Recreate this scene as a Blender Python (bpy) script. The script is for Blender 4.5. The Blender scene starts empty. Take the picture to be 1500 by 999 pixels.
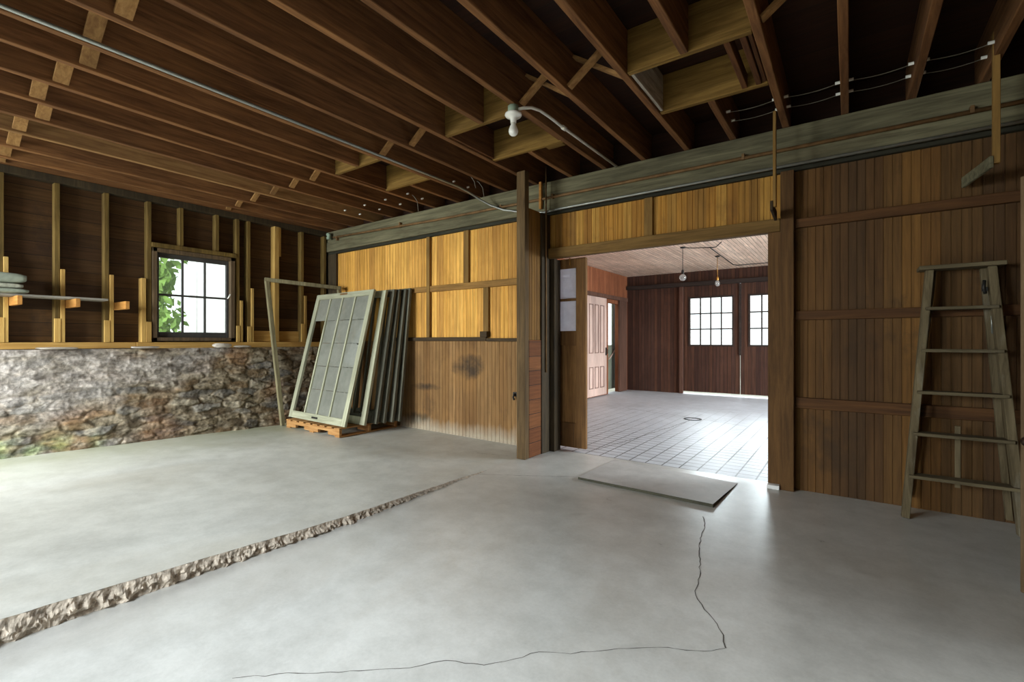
import bpy, bmesh, math, random
from mathutils import Vector, Matrix, noise
random.seed(7)
R = math.radians
scene = bpy.context.scene
col = scene.collection

# ------------------------------------------------------------------ camera
cd = bpy.data.cameras.new('camera'); cam = bpy.data.objects.new('camera', cd); col.objects.link(cam)
cam.location = (0, 0, 1.25)
cam.rotation_euler = (R(90), 0, R(35.557))
cd.sensor_width = 36.0; cd.lens = 689.7/1500*36; cd.clip_start = 0.05; cd.clip_end = 300
scene.camera = cam

# ------------------------------------------------------------------ view + world
vs = scene.view_settings
scene.display_settings.display_device = 'sRGB'
vs.view_transform = 'Standard'; vs.look = 'None'; vs.gamma = 1; vs.use_curve_mapping = False
vs.exposure = 0.52
scene.cycles.max_bounces = 10; scene.cycles.diffuse_bounces = 6; scene.cycles.transparent_max_bounces = 12
scene.cycles.sample_clamp_indirect = 6.0
wd = bpy.data.worlds.new('world'); scene.world = wd; wd.use_nodes = True
bg = wd.node_tree.nodes['Background']; bg.inputs[0].default_value = (0.90, 0.97, 1.0, 1); bg.inputs[1].default_value = 1.7

def area_light(name, loc, rot, sx, sy, watts, color):
    ld = bpy.data.lights.new(name, 'AREA'); ld.shape = 'RECTANGLE'; ld.size = sx; ld.size_y = sy
    ld.energy = watts; ld.color = color
    o = bpy.data.objects.new(name, ld); col.objects.link(o); o.location = loc; o.rotation_euler = rot
    return o
# daylight entering through the openings of the two rooms (each lamp fills one opening in a wall)
area_light('daylight_wide_doorway', (-5.5, -4.3, 2.35), (R(76), 0, R(0)), 4.4, 2.3, 900, (0.92, 0.98, 0.97))
area_light('daylight_open_sky', (-1.2, -8.0, 6.0), (R(62), 0, 0), 5.0, 1.3, 1500, (0.86, 0.94, 1.0))
area_light('daylight_side_doorway', (2.75, 3.65, 1.3), (R(84), 0, R(109)), 1.3, 2.0, 60, (0.90, 0.96, 1.0))
area_light('daylight_far_doorway', (4.2, 8.2, 2.5), (R(58), 0, R(90)), 4.0, 2.2, 950, (0.84, 0.93, 1.0))
area_light('daylight_far_windows', (-2.0, 20.0, 4.1), (R(-80), 0, 0), 6.0, 2.2, 800, (0.84, 0.93, 1.0))

# ------------------------------------------------------------------ materials
def lin(*c):
    return tuple(((x/255)/12.92 if x/255 <= 0.04045 else ((x/255+0.055)/1.055)**2.4) for x in c) + (1,)

class NT:
    def __init__(self, name):
        self.m = bpy.data.materials.new(name); self.m.use_nodes = True
        self.t = self.m.node_tree; self.n = self.t.nodes; self.b = self.n['Principled BSDF']; self.out = self.n['Material Output']
    def node(self, typ, **kw):
        x = self.n.new(typ)
        for k, v in kw.items():
            if k.startswith('_'): x.inputs[k[1:].replace('_', ' ')].default_value = v
            else: setattr(x, k, v)
        return x
    def link(self, a, b): self.t.links.new(a, b)
    def coords(self, rnd=True):
        tc = self.node('ShaderNodeTexCoord')
        if not rnd: return tc.outputs['Object']
        oi = self.node('ShaderNodeObjectInfo')
        mu = self.node('ShaderNodeMath', operation='MULTIPLY'); mu.inputs[1].default_value = 37.0
        self.link(oi.outputs['Random'], mu.inputs[0])
        ad = self.node('ShaderNodeVectorMath', operation='ADD')
        self.link(tc.outputs['Object'], ad.inputs[0]); self.link(mu.outputs[0], ad.inputs[1])
        return ad.outputs[0]
    def mapping(self, src, scale, loc=(0, 0, 0)):
        mp = self.node('ShaderNodeMapping'); mp.inputs['Scale'].default_value = scale; mp.inputs['Location'].default_value = loc
        self.link(src, mp.inputs['Vector']); return mp.outputs[0]
    def noise(self, src, scale, detail=5, rough=0.6, dist=0.0):
        x = self.node('ShaderNodeTexNoise'); x.inputs['Scale'].default_value = scale; x.inputs['Detail'].default_value = detail
        x.inputs['Roughness'].default_value = rough; x.inputs['Distortion'].default_value = dist
        self.link(src, x.inputs['Vector']); return x.outputs['Fac']
    def ramp(self, src, stops):
        x = self.node('ShaderNodeValToRGB'); e = x.color_ramp.elements
        while len(e) < len(stops): e.new(0.5)
        for i, (p, c) in enumerate(stops): e[i].position = p; e[i].color = c
        self.link(src, x.inputs[0]); return x.outputs[0]
    def mix(self, fac, a, b, mode='MIX'):
        x = self.node('ShaderNodeMix', data_type='RGBA', blend_type=mode)
        for s, v in ((x.inputs[0], fac), (x.inputs[6], a), (x.inputs[7], b)):
            if isinstance(v, (int, float, tuple)): s.default_value = v
            else: self.link(v, s)
        return x.outputs[2]
    def math(self, op, a, b=0.0, clamp=False):
        x = self.node('ShaderNodeMath', operation=op); x.use_clamp = clamp
        for s, v in ((x.inputs[0], a), (x.inputs[1], b)):
            if isinstance(v, (int, float)): s.default_value = v
            else: self.link(v, s)
        return x.outputs[0]
    def bump(self, h, strength, dist=0.01):
        x = self.node('ShaderNodeBump'); x.inputs['Strength'].default_value = strength; x.inputs['Distance'].default_value = dist
        self.link(h, x.inputs['Height']); self.link(x.outputs[0], self.b.inputs['Normal'])
    def done(self, color, rough=0.8, spec=0.3, metal=0.0):
        if isinstance(color, tuple): self.b.inputs['Base Color'].default_value = color
        else: self.link(color, self.b.inputs['Base Color'])
        self.b.inputs['Roughness'].default_value = rough
        self.b.inputs['Specular IOR Level'].default_value = spec
        self.b.inputs['Metallic'].default_value = metal
        return self.m

W0 = (1, 1, 1, 1)
def scl(c, k): return (c[0]*k, c[1]*k, c[2]*k, 1)
def wood(name, dark, light, axis='z', rough=0.8, blotch=None, spec=0.25, bamt=0.6, k=0.72):
    dark, light = scl(dark, k), scl(light, k); blotch = scl(blotch, k) if blotch else None
    t = NT(name); c = t.coords()
    s = {'x': (0.9, 14, 14), 'y': (14, 0.9, 14), 'z': (14, 14, 0.9)}[axis]
    g = t.noise(t.mapping(c, s), 2.2, 7, 0.65, 0.6)
    base = t.ramp(g, [(0.32, dark), (0.68, light)])
    big = t.noise(t.mapping(c, tuple(0.35 if q < 1 else 1.2 for q in s)), 1.6, 4, 0.6)
    shade = t.ramp(big, [(0.3, (0.62, 0.60, 0.58, 1)), (0.7, (1.1, 1.08, 1.05, 1))])
    c2 = t.mix(1.0, base, shade, 'MULTIPLY')
    if blotch:
        bl = t.noise(t.mapping(c, tuple(0.5 if q < 1 else 2.0 for q in s), (5, 3, 1)), 2.0, 6, 0.7)
        c2 = t.mix(t.ramp(bl, [(0.56, (0, 0, 0, 1)), (0.72, (bamt, bamt, bamt, 1))]), c2, blotch)
    fine = t.noise(t.mapping(c, tuple(q*3 for q in s)), 3.0, 4, 0.7)
    t.bump(fine, 0.25, 0.004)
    return t.done(c2, rough, spec)

def boards(name, cols, width, axis='x', grain='z', rough=0.75, blotch=None, bamt=0.6, spec=0.25, seam=None, k=0.72):
    """a sheet of boards; every board takes its own tint (a hash of its position across the sheet)"""
    cols = [scl(q, k) for q in cols]; blotch = scl(blotch, k) if blotch else None
    t = NT(name); c = t.coords(False)
    sp = t.node('ShaderNodeSeparateXYZ'); t.link(c, sp.inputs[0])
    u = t.math('DIVIDE', sp.outputs['xyz'.index(axis)], width)
    wn = t.node('ShaderNodeTexWhiteNoise', noise_dimensions='1D'); t.link(t.math('FLOOR', u), wn.inputs['W'])
    tint = t.ramp(wn.outputs['Value'], [(i/(len(cols)-1), k) for i, k in enumerate(cols)])
    s = {'x': (0.8, 16, 16), 'y': (16, 0.8, 16), 'z': (16, 16, 0.8)}[grain]
    off = t.node('ShaderNodeVectorMath', operation='ADD'); t.link(c, off.inputs[0])
    mm = t.math('MULTIPLY', wn.outputs['Value'], 21.0); t.link(mm, off.inputs[1])
    g = t.noise(t.mapping(off.outputs[0], s), 2.4, 7, 0.65, 0.5)
    shade = t.ramp(g, [(0.3, (0.6, 0.57, 0.53, 1)), (0.7, (1.18, 1.14, 1.1, 1))])
    c2 = t.mix(1.0, tint, shade, 'MULTIPLY')
    big = t.noise(c, 0.9, 4, 0.6)
    c2 = t.mix(1.0, c2, t.ramp(big, [(0.3, (0.75, 0.72, 0.7, 1)), (0.7, (1.08, 1.08, 1.06, 1))]), 'MULTIPLY')
    if blotch:
        bl = t.noise(t.mapping(c, (1, 1, 0.7)), 2.1, 7, 0.7)
        c2 = t.mix(t.ramp(bl, [(0.55, (0, 0, 0, 1)), (0.70, (bamt, bamt, bamt, 1))]), c2, blotch)
    h = t.noise(t.mapping(c, tuple(q*2 for q in s)), 3.0, 4, 0.7)
    if seam:
        fr = t.math('FRACT', u); d = t.math('ABSOLUTE', t.math('SUBTRACT', fr, 0.5))
        groove = t.math('GREATER_THAN', d, 0.5-seam)
        c2 = t.mix(groove, c2, (0.012, 0.009, 0.006, 1))
        h = t.math('SUBTRACT', t.math('MULTIPLY', h, 0.2), groove)
    t.bump(h, 0.3, 0.005)
    return t.done(c2, rough, spec)

def plain(name, c, rough=0.6, spec=0.4, metal=0.0, var=0.25, scale=9):
    t = NT(name); co = t.coords()
    n = t.noise(co, scale, 6, 0.65)
    k = t.ramp(n, [(0.3, tuple(x*(1-var) for x in c[:3])+(1,)), (0.7, tuple(min(1, x*(1+var)) for x in c[:3])+(1,))])
    t.bump(t.noise(co, scale*6, 4, 0.7), 0.12, 0.003)
    return t.done(k, rough, spec, metal)

def concrete(name, c, stain, green=None, rough=0.55, spec=0.35, grid=None):
    t = NT(name); co = t.coords(False)
    a = t.noise(co, 0.8, 8, 0.6, 0.4); b = t.noise(co, 5.0, 8, 0.7); f = t.noise(co, 60, 4, 0.7)
    base = t.ramp(a, [(0.3, tuple(x*0.84 for x in c[:3])+(1,)), (0.65, c)])
    base = t.mix(1.0, base, t.ramp(b, [(0.3, (0.80, 0.80, 0.79, 1)), (0.62, (1.03, 1.03, 1.03, 1))]), 'MULTIPLY')
    s1 = t.noise(t.mapping(co, (1, 0.6, 1), (3.1, 8.2, 0)), 0.9, 7, 0.58, 0.5)
    base = t.mix(t.ramp(s1, [(0.52, (0, 0, 0, 1)), (0.80, (0.75, 0.75, 0.75, 1))]), base, stain)
    s2 = t.noise(t.mapping(co, (1, 1, 1), (13.1, 1.2, 0)), 3.0, 4, 0.5, 0.2)
    base = t.mix(t.ramp(s2, [(0.66, (0, 0, 0, 1)), (0.84, (0.5, 0.5, 0.5, 1))]), base, tuple(x*0.55 for x in stain[:3])+(1,))
    base = t.mix(1.0, base, t.ramp(f, [(0.25, (0.93, 0.93, 0.93, 1)), (0.6, (1.02, 1.02, 1.02, 1))]), 'MULTIPLY')
    h = t.math('ADD', t.math('MULTIPLY', b, 0.6), t.math('MULTIPLY', f, 0.25))
    if green:   # damp algae film along the foot of the stone wall
        sp = t.node('ShaderNodeSeparateXYZ'); t.link(co, sp.inputs[0])
        mr = t.node('ShaderNodeMapRange'); mr.inputs['From Min'].default_value = -5.3; mr.inputs['From Max'].default_value = -6.6
        t.link(sp.outputs[0], mr.inputs['Value'])
        gm = t.math('MULTIPLY', mr.outputs[0], t.noise(co, 1.3, 6, 0.65), True)
        base = t.mix(t.math('MULTIPLY', gm, 0.9, True), base, green)
    if grid:
        br = t.node('ShaderNodeTexBrick'); br.offset = 0.0; br.squash = 1.0
        br.inputs['Color1'].default_value = (1, 1, 1, 1); br.inputs['Color2'].default_value = (1, 1, 1, 1); br.inputs['Mortar'].default_value = (0, 0, 0, 1)
        br.inputs['Scale'].default_value = 1.0; br.inputs['Brick Width'].default_value = grid[0]; br.inputs['Row Height'].default_value = grid[1]
        br.inputs['Mortar Size'].default_value = 0.008; br.inputs['Mortar Smooth'].default_value = 0.3
        t.link(co, br.inputs['Vector'])
        wear = t.ramp(t.noise(co, 0.7, 5, 0.65), [(0.35, (0.45, 0.45, 0.45, 1)), (0.52, W0)])
        lines = t.math('MULTIPLY', t.math('SUBTRACT', 1.0, br.outputs['Color']), wear)
        sp = t.node('ShaderNodeSeparateXYZ'); t.link(co, sp.inputs[0])
        mr = t.node('ShaderNodeMapRange'); mr.inputs['From Min'].default_value = 9.5; mr.inputs['From Max'].default_value = 6.2
        t.link(sp.outputs[1], mr.inputs['Value'])
        lines = t.math('MULTIPLY', lines, mr.outputs[0])
        base = t.mix(t.math('MULTIPLY', lines, 0.95), base, (0.05, 0.05, 0.05, 1))
        h = t.math('SUBTRACT', h, lines)
    t.bump(h, 0.12, 0.005)
    t.done(base, rough, spec)
    t.link(t.math('ADD', rough-0.07, t.math('MULTIPLY', b, 0.14)), t.b.inputs['Roughness'])
    return t.m

M = {}
M['joist'] = wood('joist wood', lin(110, 72, 42), lin(172, 122, 76), 'y', blotch=lin(96, 62, 42), k=0.72)
M['joist_pale'] = wood('paler joist wood', lin(150, 108, 66), lin(205, 160, 105), 'y', blotch=lin(120, 80, 50), k=0.66)
M['header'] = wood('chute header wood', lin(130, 98, 42), lin(190, 150, 78), 'x', blotch=lin(120, 72, 38), k=0.55)
M['liner'] = wood('chute liner wood', lin(96, 58, 34), lin(150, 100, 58), 'y', k=0.6)
M['whitewashed'] = wood('whitewashed board', lin(150, 138, 120), lin(236, 230, 218), 'y', blotch=lin(120, 96, 70), bamt=0.7, k=1.0)
M['bridging'] = wood('bridging wood', lin(150, 108, 62), lin(200, 155, 98), 'x', blotch=lin(120, 84, 58), k=0.7)
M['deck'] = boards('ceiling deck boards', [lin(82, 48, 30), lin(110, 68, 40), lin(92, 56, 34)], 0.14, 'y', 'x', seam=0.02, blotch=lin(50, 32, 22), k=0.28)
M['beam'] = wood('grey green painted beam', lin(96, 93, 72), lin(146, 141, 112), 'x', blotch=lin(92, 80, 58), rough=0.85, k=0.8)
M['beam_dark'] = wood('dark beam foot', lin(58, 58, 48), lin(84, 82, 66), 'x', k=0.5)
M['stud'] = wood('old stud wood', lin(104, 84, 42), lin(158, 130, 72), 'z', blotch=lin(84, 62, 38))
M['new_stud'] = wood('new pine', lin(205, 160, 84), lin(236, 198, 120), 'z', blotch=lin(170, 112, 56), bamt=0.35)
M['new_pine_y'] = wood('new pine plate', lin(196, 150, 78), lin(232, 190, 112), 'y', blotch=lin(170, 112, 56), bamt=0.35)
M['orange_pine'] = wood('orange pine', lin(196, 132, 62), lin(228, 168, 90), 'x', blotch=lin(160, 92, 40), bamt=0.4)
M['wall_boards'] = boards('dark wall sheathing', [lin(84, 60, 36), lin(62, 44, 28), lin(98, 72, 40), lin(74, 52, 32)], 0.145, 'z', 'y', seam=0.018, blotch=lin(44, 32, 24), bamt=0.7, k=0.95)
M['amber'] = boards('amber beadboard', [lin(196, 150, 74), lin(180, 136, 64), lin(206, 162, 84), lin(186, 142, 72), lin(160, 118, 58)], 0.12, 'x', 'z', blotch=lin(138, 96, 42), bamt=0.45, k=1.55)
M['stained'] = boards('stained beadboard', [lin(160, 122, 76), lin(148, 110, 66), lin(174, 136, 90), lin(152, 116, 72)], 0.12, 'x', 'z', blotch=lin(92, 70, 46), bamt=0.75, k=0.76)
def wainscot_wear(m):
    """soot smudge, a lighter scuffed patch, and pale lime bloom along the foot of the boards"""
    t = NT('x'); bpy.data.materials.remove(t.m); t.m = m; t.t = m.node_tree; t.n = t.t.nodes; t.b = t.n['Principled BSDF']
    src = t.b.inputs['Base Color'].links[0].from_socket; co = t.coords(False)
    def blob(cx, cz, rx, rz, soft=0.6, ns=5):
        sp = t.node('ShaderNodeSeparateXYZ'); t.link(co, sp.inputs[0])
        a = t.math('DIVIDE', t.math('SUBTRACT', sp.outputs[0], cx), rx); b = t.math('DIVIDE', t.math('SUBTRACT', sp.outputs[2], cz), rz)
        d = t.math('ADD', t.math('MULTIPLY', a, a), t.math('MULTIPLY', b, b))
        n = t.math('MULTIPLY', t.math('SUBTRACT', t.noise(t.mapping(co, (1, 1, 1), (cx, 0, cz)), ns, 6, 0.65), 0.5), 2.4)
        v = t.math('SUBTRACT', 1.0, t.math('ADD', d, n)); return t.math('MULTIPLY', v, soft, True)
    c = src
    c = t.mix(t.math('MULTIPLY', blob(-4.95, 0.6, 0.75, 0.9, 0.5), 0.55), c, lin(70, 50, 28))
    c = t.mix(t.math('MULTIPLY', blob(-4.05, 0.88, 0.42, 0.32, 0.8), 0.5), c, lin(150, 110, 62))
    c = t.mix(t.math('MULTIPLY', blob(-3.98, 0.92, 0.30, 0.18, 1.0, 7), 0.85), c, lin(46, 40, 34))
    c = t.mix(t.math('MULTIPLY', blob(-4.75, 0.62, 0.30, 0.06, 1.0, 8), 0.8), c, lin(40, 34, 28))
    c = t.mix(t.math('MULTIPLY', blob(-4.9, 0.17, 0.28, 0.10, 1.0, 8), 0.8), c, lin(64, 58, 46))
    sp = t.node('ShaderNodeSeparateXYZ'); t.link(co, sp.inputs[0])
    mr = t.node('ShaderNodeMapRange'); mr.inputs['From Min'].default_value = 0.30; mr.inputs['From Max'].default_value = 0.0; t.link(sp.outputs[2], mr.inputs['Value'])
    n = t.noise(t.mapping(co, (3.5, 3.5, 1.2)), 2.2, 7, 0.7)
    f = t.math('MULTIPLY', t.math('SUBTRACT', t.math('ADD', mr.outputs[0], n), 0.85), 1.8, True)
    c = t.mix(t.math('MULTIPLY', f, 0.75), c, lin(170, 160, 142))
    t.link(c, t.b.inputs['Base Color'])
wainscot_wear(M['stained'])
M['amber_mid'] = boards('golden beadboard over doorway', [lin(178, 130, 56), lin(150, 106, 46), lin(190, 146, 70), lin(128, 90, 42)], 0.09, 'x', 'z', blotch=lin(104, 72, 36), bamt=0.6, k=1.1)
M['brown_boards'] = boards('brown plank wall', [lin(134, 96, 50), lin(96, 70, 44), lin(168, 126, 64), lin(84, 62, 42), lin(146, 106, 54), lin(90, 70, 48)], 0.11, 'x', 'z', blotch=lin(66, 50, 34), bamt=0.7, k=0.7)  # brown planks, with the dimmer light right of the doorway put into the colour
M['rail'] = wood('wall rail wood', lin(120, 88, 44), lin(166, 126, 70), 'x', blotch=lin(96, 66, 38), k=1.0)
M['rail_dark'] = wood('dark wall rail wood', lin(88, 58, 34), lin(128, 88, 50), 'x', blotch=lin(66, 44, 28), k=0.62)
M['wallstud'] = wood('wall stud wood', lin(120, 92, 48), lin(160, 124, 68), 'z', blotch=lin(96, 68, 40), k=0.9)
M['ledge'] = wood('dark ledge', lin(62, 50, 36), lin(92, 74, 50), 'x')
M['post'] = wood('worn post', lin(104, 82, 54), lin(160, 130, 88), 'z', blotch=lin(78, 68, 54), bamt=0.7, k=0.55)
M['red_boards'] = boards('red brown stall boards', [lin(160, 98, 50), lin(144, 86, 44), lin(174, 112, 60)], 0.155, 'z', 'y', seam=0.02, blotch=lin(90, 52, 30), k=0.55)
M['stub_panel'] = boards('stub beadboard', [lin(172, 128, 60), lin(148, 108, 50)], 0.06, 'y', 'z', blotch=lin(100, 74, 40), k=0.7)
M['dark_post'] = wood('dark door post', lin(70, 60, 46), lin(104, 88, 62), 'z', blotch=lin(52, 50, 46), k=0.55)
M['jamb'] = wood('door trim wood', lin(112, 80, 46), lin(158, 116, 68), 'z', blotch=lin(88, 62, 40), k=0.5)
M['lintel'] = wood('lintel wood', lin(128, 96, 48), lin(176, 138, 78), 'x', blotch=lin(96, 70, 40), k=0.6)
M['door'] = wood('brown door wood', lin(104, 74, 44), lin(146, 108, 64), 'z', blotch=lin(80, 56, 36), k=1.0)
M['door_panel'] = wood('mottled door panel', lin(112, 80, 46), lin(170, 128, 78), 'z', blotch=lin(92, 66, 42), k=1.0)
M['far_dark'] = boards('far dark red wall', [lin(88, 60, 48), lin(74, 50, 42), lin(100, 68, 52), lin(82, 58, 50)], 0.08, 'x', 'z', seam=0.04, blotch=lin(58, 40, 36), k=0.95)
M['far_track'] = wood('far dark timber', lin(58, 48, 44), lin(82, 68, 60), 'x')
M['far_red'] = boards('far orange wall', [lin(160, 100, 68), lin(142, 86, 58), lin(172, 112, 78)], 0.08, 'y', 'z', seam=0.04, k=1.0)
M['far_ceiling'] = boards('pale beadboard ceiling', [lin(214, 190, 172), lin(228, 208, 192), lin(204, 178, 160)], 0.07, 'x', 'y', seam=0.035, k=1.3)
M['far_pale_door'] = wood('pink grey door', lin(188, 158, 146), lin(214, 190, 178), 'z', rough=0.6, k=1.15)
M['far_moulding'] = wood('door moulding', lin(150, 118, 106), lin(180, 148, 136), 'z', rough=0.6, k=0.8)  # door paint darkened so the mouldings carry the groove shadow
M['far_trim'] = wood('far door trim', lin(110, 76, 62), lin(142, 104, 86), 'z', k=0.6)
M['green_door'] = wood('grey green door', lin(92, 98, 86), lin(120, 126, 110), 'z', k=1.6)
M['concrete'] = concrete('floor concrete', lin(204, 204, 199), lin(166, 160, 148), rough=0.30, spec=0.55)
M['slab'] = concrete('raised slab concrete', lin(208, 208, 201), lin(172, 166, 150), green=lin(146, 148, 104), rough=0.42)
M['far_floor'] = concrete('far scored concrete', lin(204, 208, 214), lin(170, 171, 172), grid=(0.17, 0.135), rough=0.42, spec=0.4)
M['aggregate'] = plain('broken aggregate', lin(176, 164, 148), 0.95, 0.1, var=0.5, scale=34)
M['crack'] = plain('crack', lin(98, 94, 88), 0.95, 0.1)
M['sash'] = wood('grey green sash paint', lin(146, 148, 126), lin(186, 188, 164), 'z', blotch=lin(118, 120, 100), bamt=0.4, k=1.05)
M['sash_x'] = wood('grey green sash paint rail', lin(146, 148, 126), lin(186, 188, 164), 'x', blotch=lin(118, 120, 100), bamt=0.4, k=1.05)
M['old_sash'] = wood('weathered sash paint', lin(96, 96, 84), lin(140, 140, 124), 'z', blotch=lin(72, 72, 64), bamt=0.5, k=0.62)
M['old_frame'] = wood('weathered frame', lin(112, 104, 76), lin(164, 156, 124), 'z', blotch=lin(90, 80, 56), bamt=0.5, k=0.85)
M['pallet'] = wood('pallet wood', lin(176, 122, 68), lin(222, 172, 112), 'x', blotch=lin(128, 84, 48), bamt=0.4)
M['pallet_y'] = wood('pallet board wood', lin(176, 122, 68), lin(222, 172, 112), 'y', blotch=lin(128, 84, 48), bamt=0.4)
M['ladder'] = wood('weathered ladder wood', lin(104, 90, 64), lin(162, 146, 112), 'z', blotch=lin(196, 190, 172), bamt=0.45, k=0.55)
M['ladder_x'] = wood('weathered ladder step', lin(104, 92, 68), lin(158, 144, 112), 'x', blotch=lin(190, 184, 168), bamt=0.45, k=0.55)
M['window_wood'] = wood('window frame wood', lin(92, 76, 58), lin(138, 116, 88), 'z', blotch=lin(64, 56, 48))
M['sash_dark'] = plain('dark sash paint', lin(66, 64, 62), 0.6)
M['conduit'] = plain('galvanised conduit', lin(150, 153, 146), 0.45, 0.5, 0.6, var=0.15, scale=14)
M['rust_pipe'] = plain('rusty pipe', lin(120, 92, 60), 0.7, 0.3, 0.2, var=0.35)
M['white_conduit'] = plain('white painted conduit', lin(206, 202, 190), 0.5, var=0.1)
M['porcelain'] = plain('porcelain', lin(236, 234, 226), 0.25, 0.5, var=0.04)
M['bulb'] = plain('opal bulb glass', lin(240, 240, 232), 0.2, 0.5, var=0.02)
M['box_green'] = plain('verdigris box', lin(150, 168, 148), 0.7, var=0.25)
M['wire'] = plain('old cloth wire', lin(110, 104, 92), 0.8)
M['black_metal'] = plain('black iron', lin(42, 40, 38), 0.55, 0.4, 0.3)
M['brass'] = plain('brass', lin(190, 140, 70), 0.4, 0.5, 0.8)
M['tarp'] = plain('grey green canvas', lin(132, 138, 124), 0.9, 0.1, var=0.2, scale=14)
M['tarp_pale'] = plain('pale canvas', lin(160, 160, 144), 0.9, 0.1, var=0.3, scale=22)
M['shelf_board'] = wood('grey shelf board', lin(150, 146, 138), lin(184, 180, 170), 'y')
M['steel_sheet'] = concrete('dusty ramp sheet', lin(190, 188, 184), lin(150, 146, 140), rough=0.5)
M['shadow_edge'] = plain('shadowed sheet edge', lin(66, 64, 50), 0.8)  # side shadow of the raised sheet, put into its edge colour
M['paper'] = plain('white scrap', lin(226, 226, 224), 0.8, var=0.03)
M['siding'] = plain('white siding', lin(236, 236, 232), 0.6, var=0.03, scale=2)
M['leaf'] = plain('leaf', lin(128, 160, 78), 0.7, 0.2, var=0.45, scale=3)
M['bark'] = plain('bark', lin(84, 72, 58), 0.9)
M['grass'] = plain('gravel and grass ground', lin(138, 136, 122), 0.9, 0.1, var=0.3, scale=2)
M['knob'] = plain('dark door knob', lin(58, 46, 38), 0.35, 0.5, 0.6)
M['tan_door'] = wood('tan door leaf', lin(128, 104, 74), lin(164, 138, 102), 'z', k=0.5)

def glass_mat(name, tint, gloss, dirt, dirt_amt):
    """thin window pane: clear straight-through, a little mirror, some dust"""
    t = NT(name); t.n.remove(t.b)
    tr = t.node('ShaderNodeBsdfTransparent'); tr.inputs[0].default_value = tint
    gl = t.node('ShaderNodeBsdfGlossy'); gl.inputs['Roughness'].default_value = 0.06
    df = t.node('ShaderNodeBsdfDiffuse'); df.inputs[0].default_value = dirt
    tl = t.node('ShaderNodeBsdfTranslucent'); tl.inputs[0].default_value = dirt
    du = t.node('ShaderNodeMixShader'); du.inputs[0].default_value = 0.4
    t.link(df.outputs[0], du.inputs[1]); t.link(tl.outputs[0], du.inputs[2])
    m1 = t.node('ShaderNodeMixShader'); m1.inputs[0].default_value = gloss
    t.link(tr.outputs[0], m1.inputs[1]); t.link(gl.outputs[0], m1.inputs[2])
    m2 = t.node('ShaderNodeMixShader')
    n = t.noise(t.coords(), 5, 6, 0.65)
    t.link(t.ramp(n, [(0.3, (dirt_amt*0.8,)*3+(1,)), (0.7, (min(1, dirt_amt*1.2),)*3+(1,))]), m2.inputs[0])
    t.link(m1.outputs[0], m2.inputs[1]); t.link(du.outputs[0], m2.inputs[2])
    t.link(m2.outputs[0], t.out.inputs['Surface'])
    return t.m
M['glass'] = glass_mat('window glass', (0.97, 0.99, 0.98, 1), 0.05, lin(220, 222, 218), 0.05)
M['dusty_glass'] = glass_mat('dusty sash glass', (0.85, 0.87, 0.84, 1), 0.12, lin(166, 167, 157), 0.62)
M['frosted'] = glass_mat('papered door glass', (0.9, 0.9, 0.95, 1), 0.03, lin(232, 232, 238), 0.93)
M['bulb_clear'] = glass_mat('clear bulb glass', (0.95, 0.95, 0.95, 1), 0.14, lin(235, 235, 230), 0.25)

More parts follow.
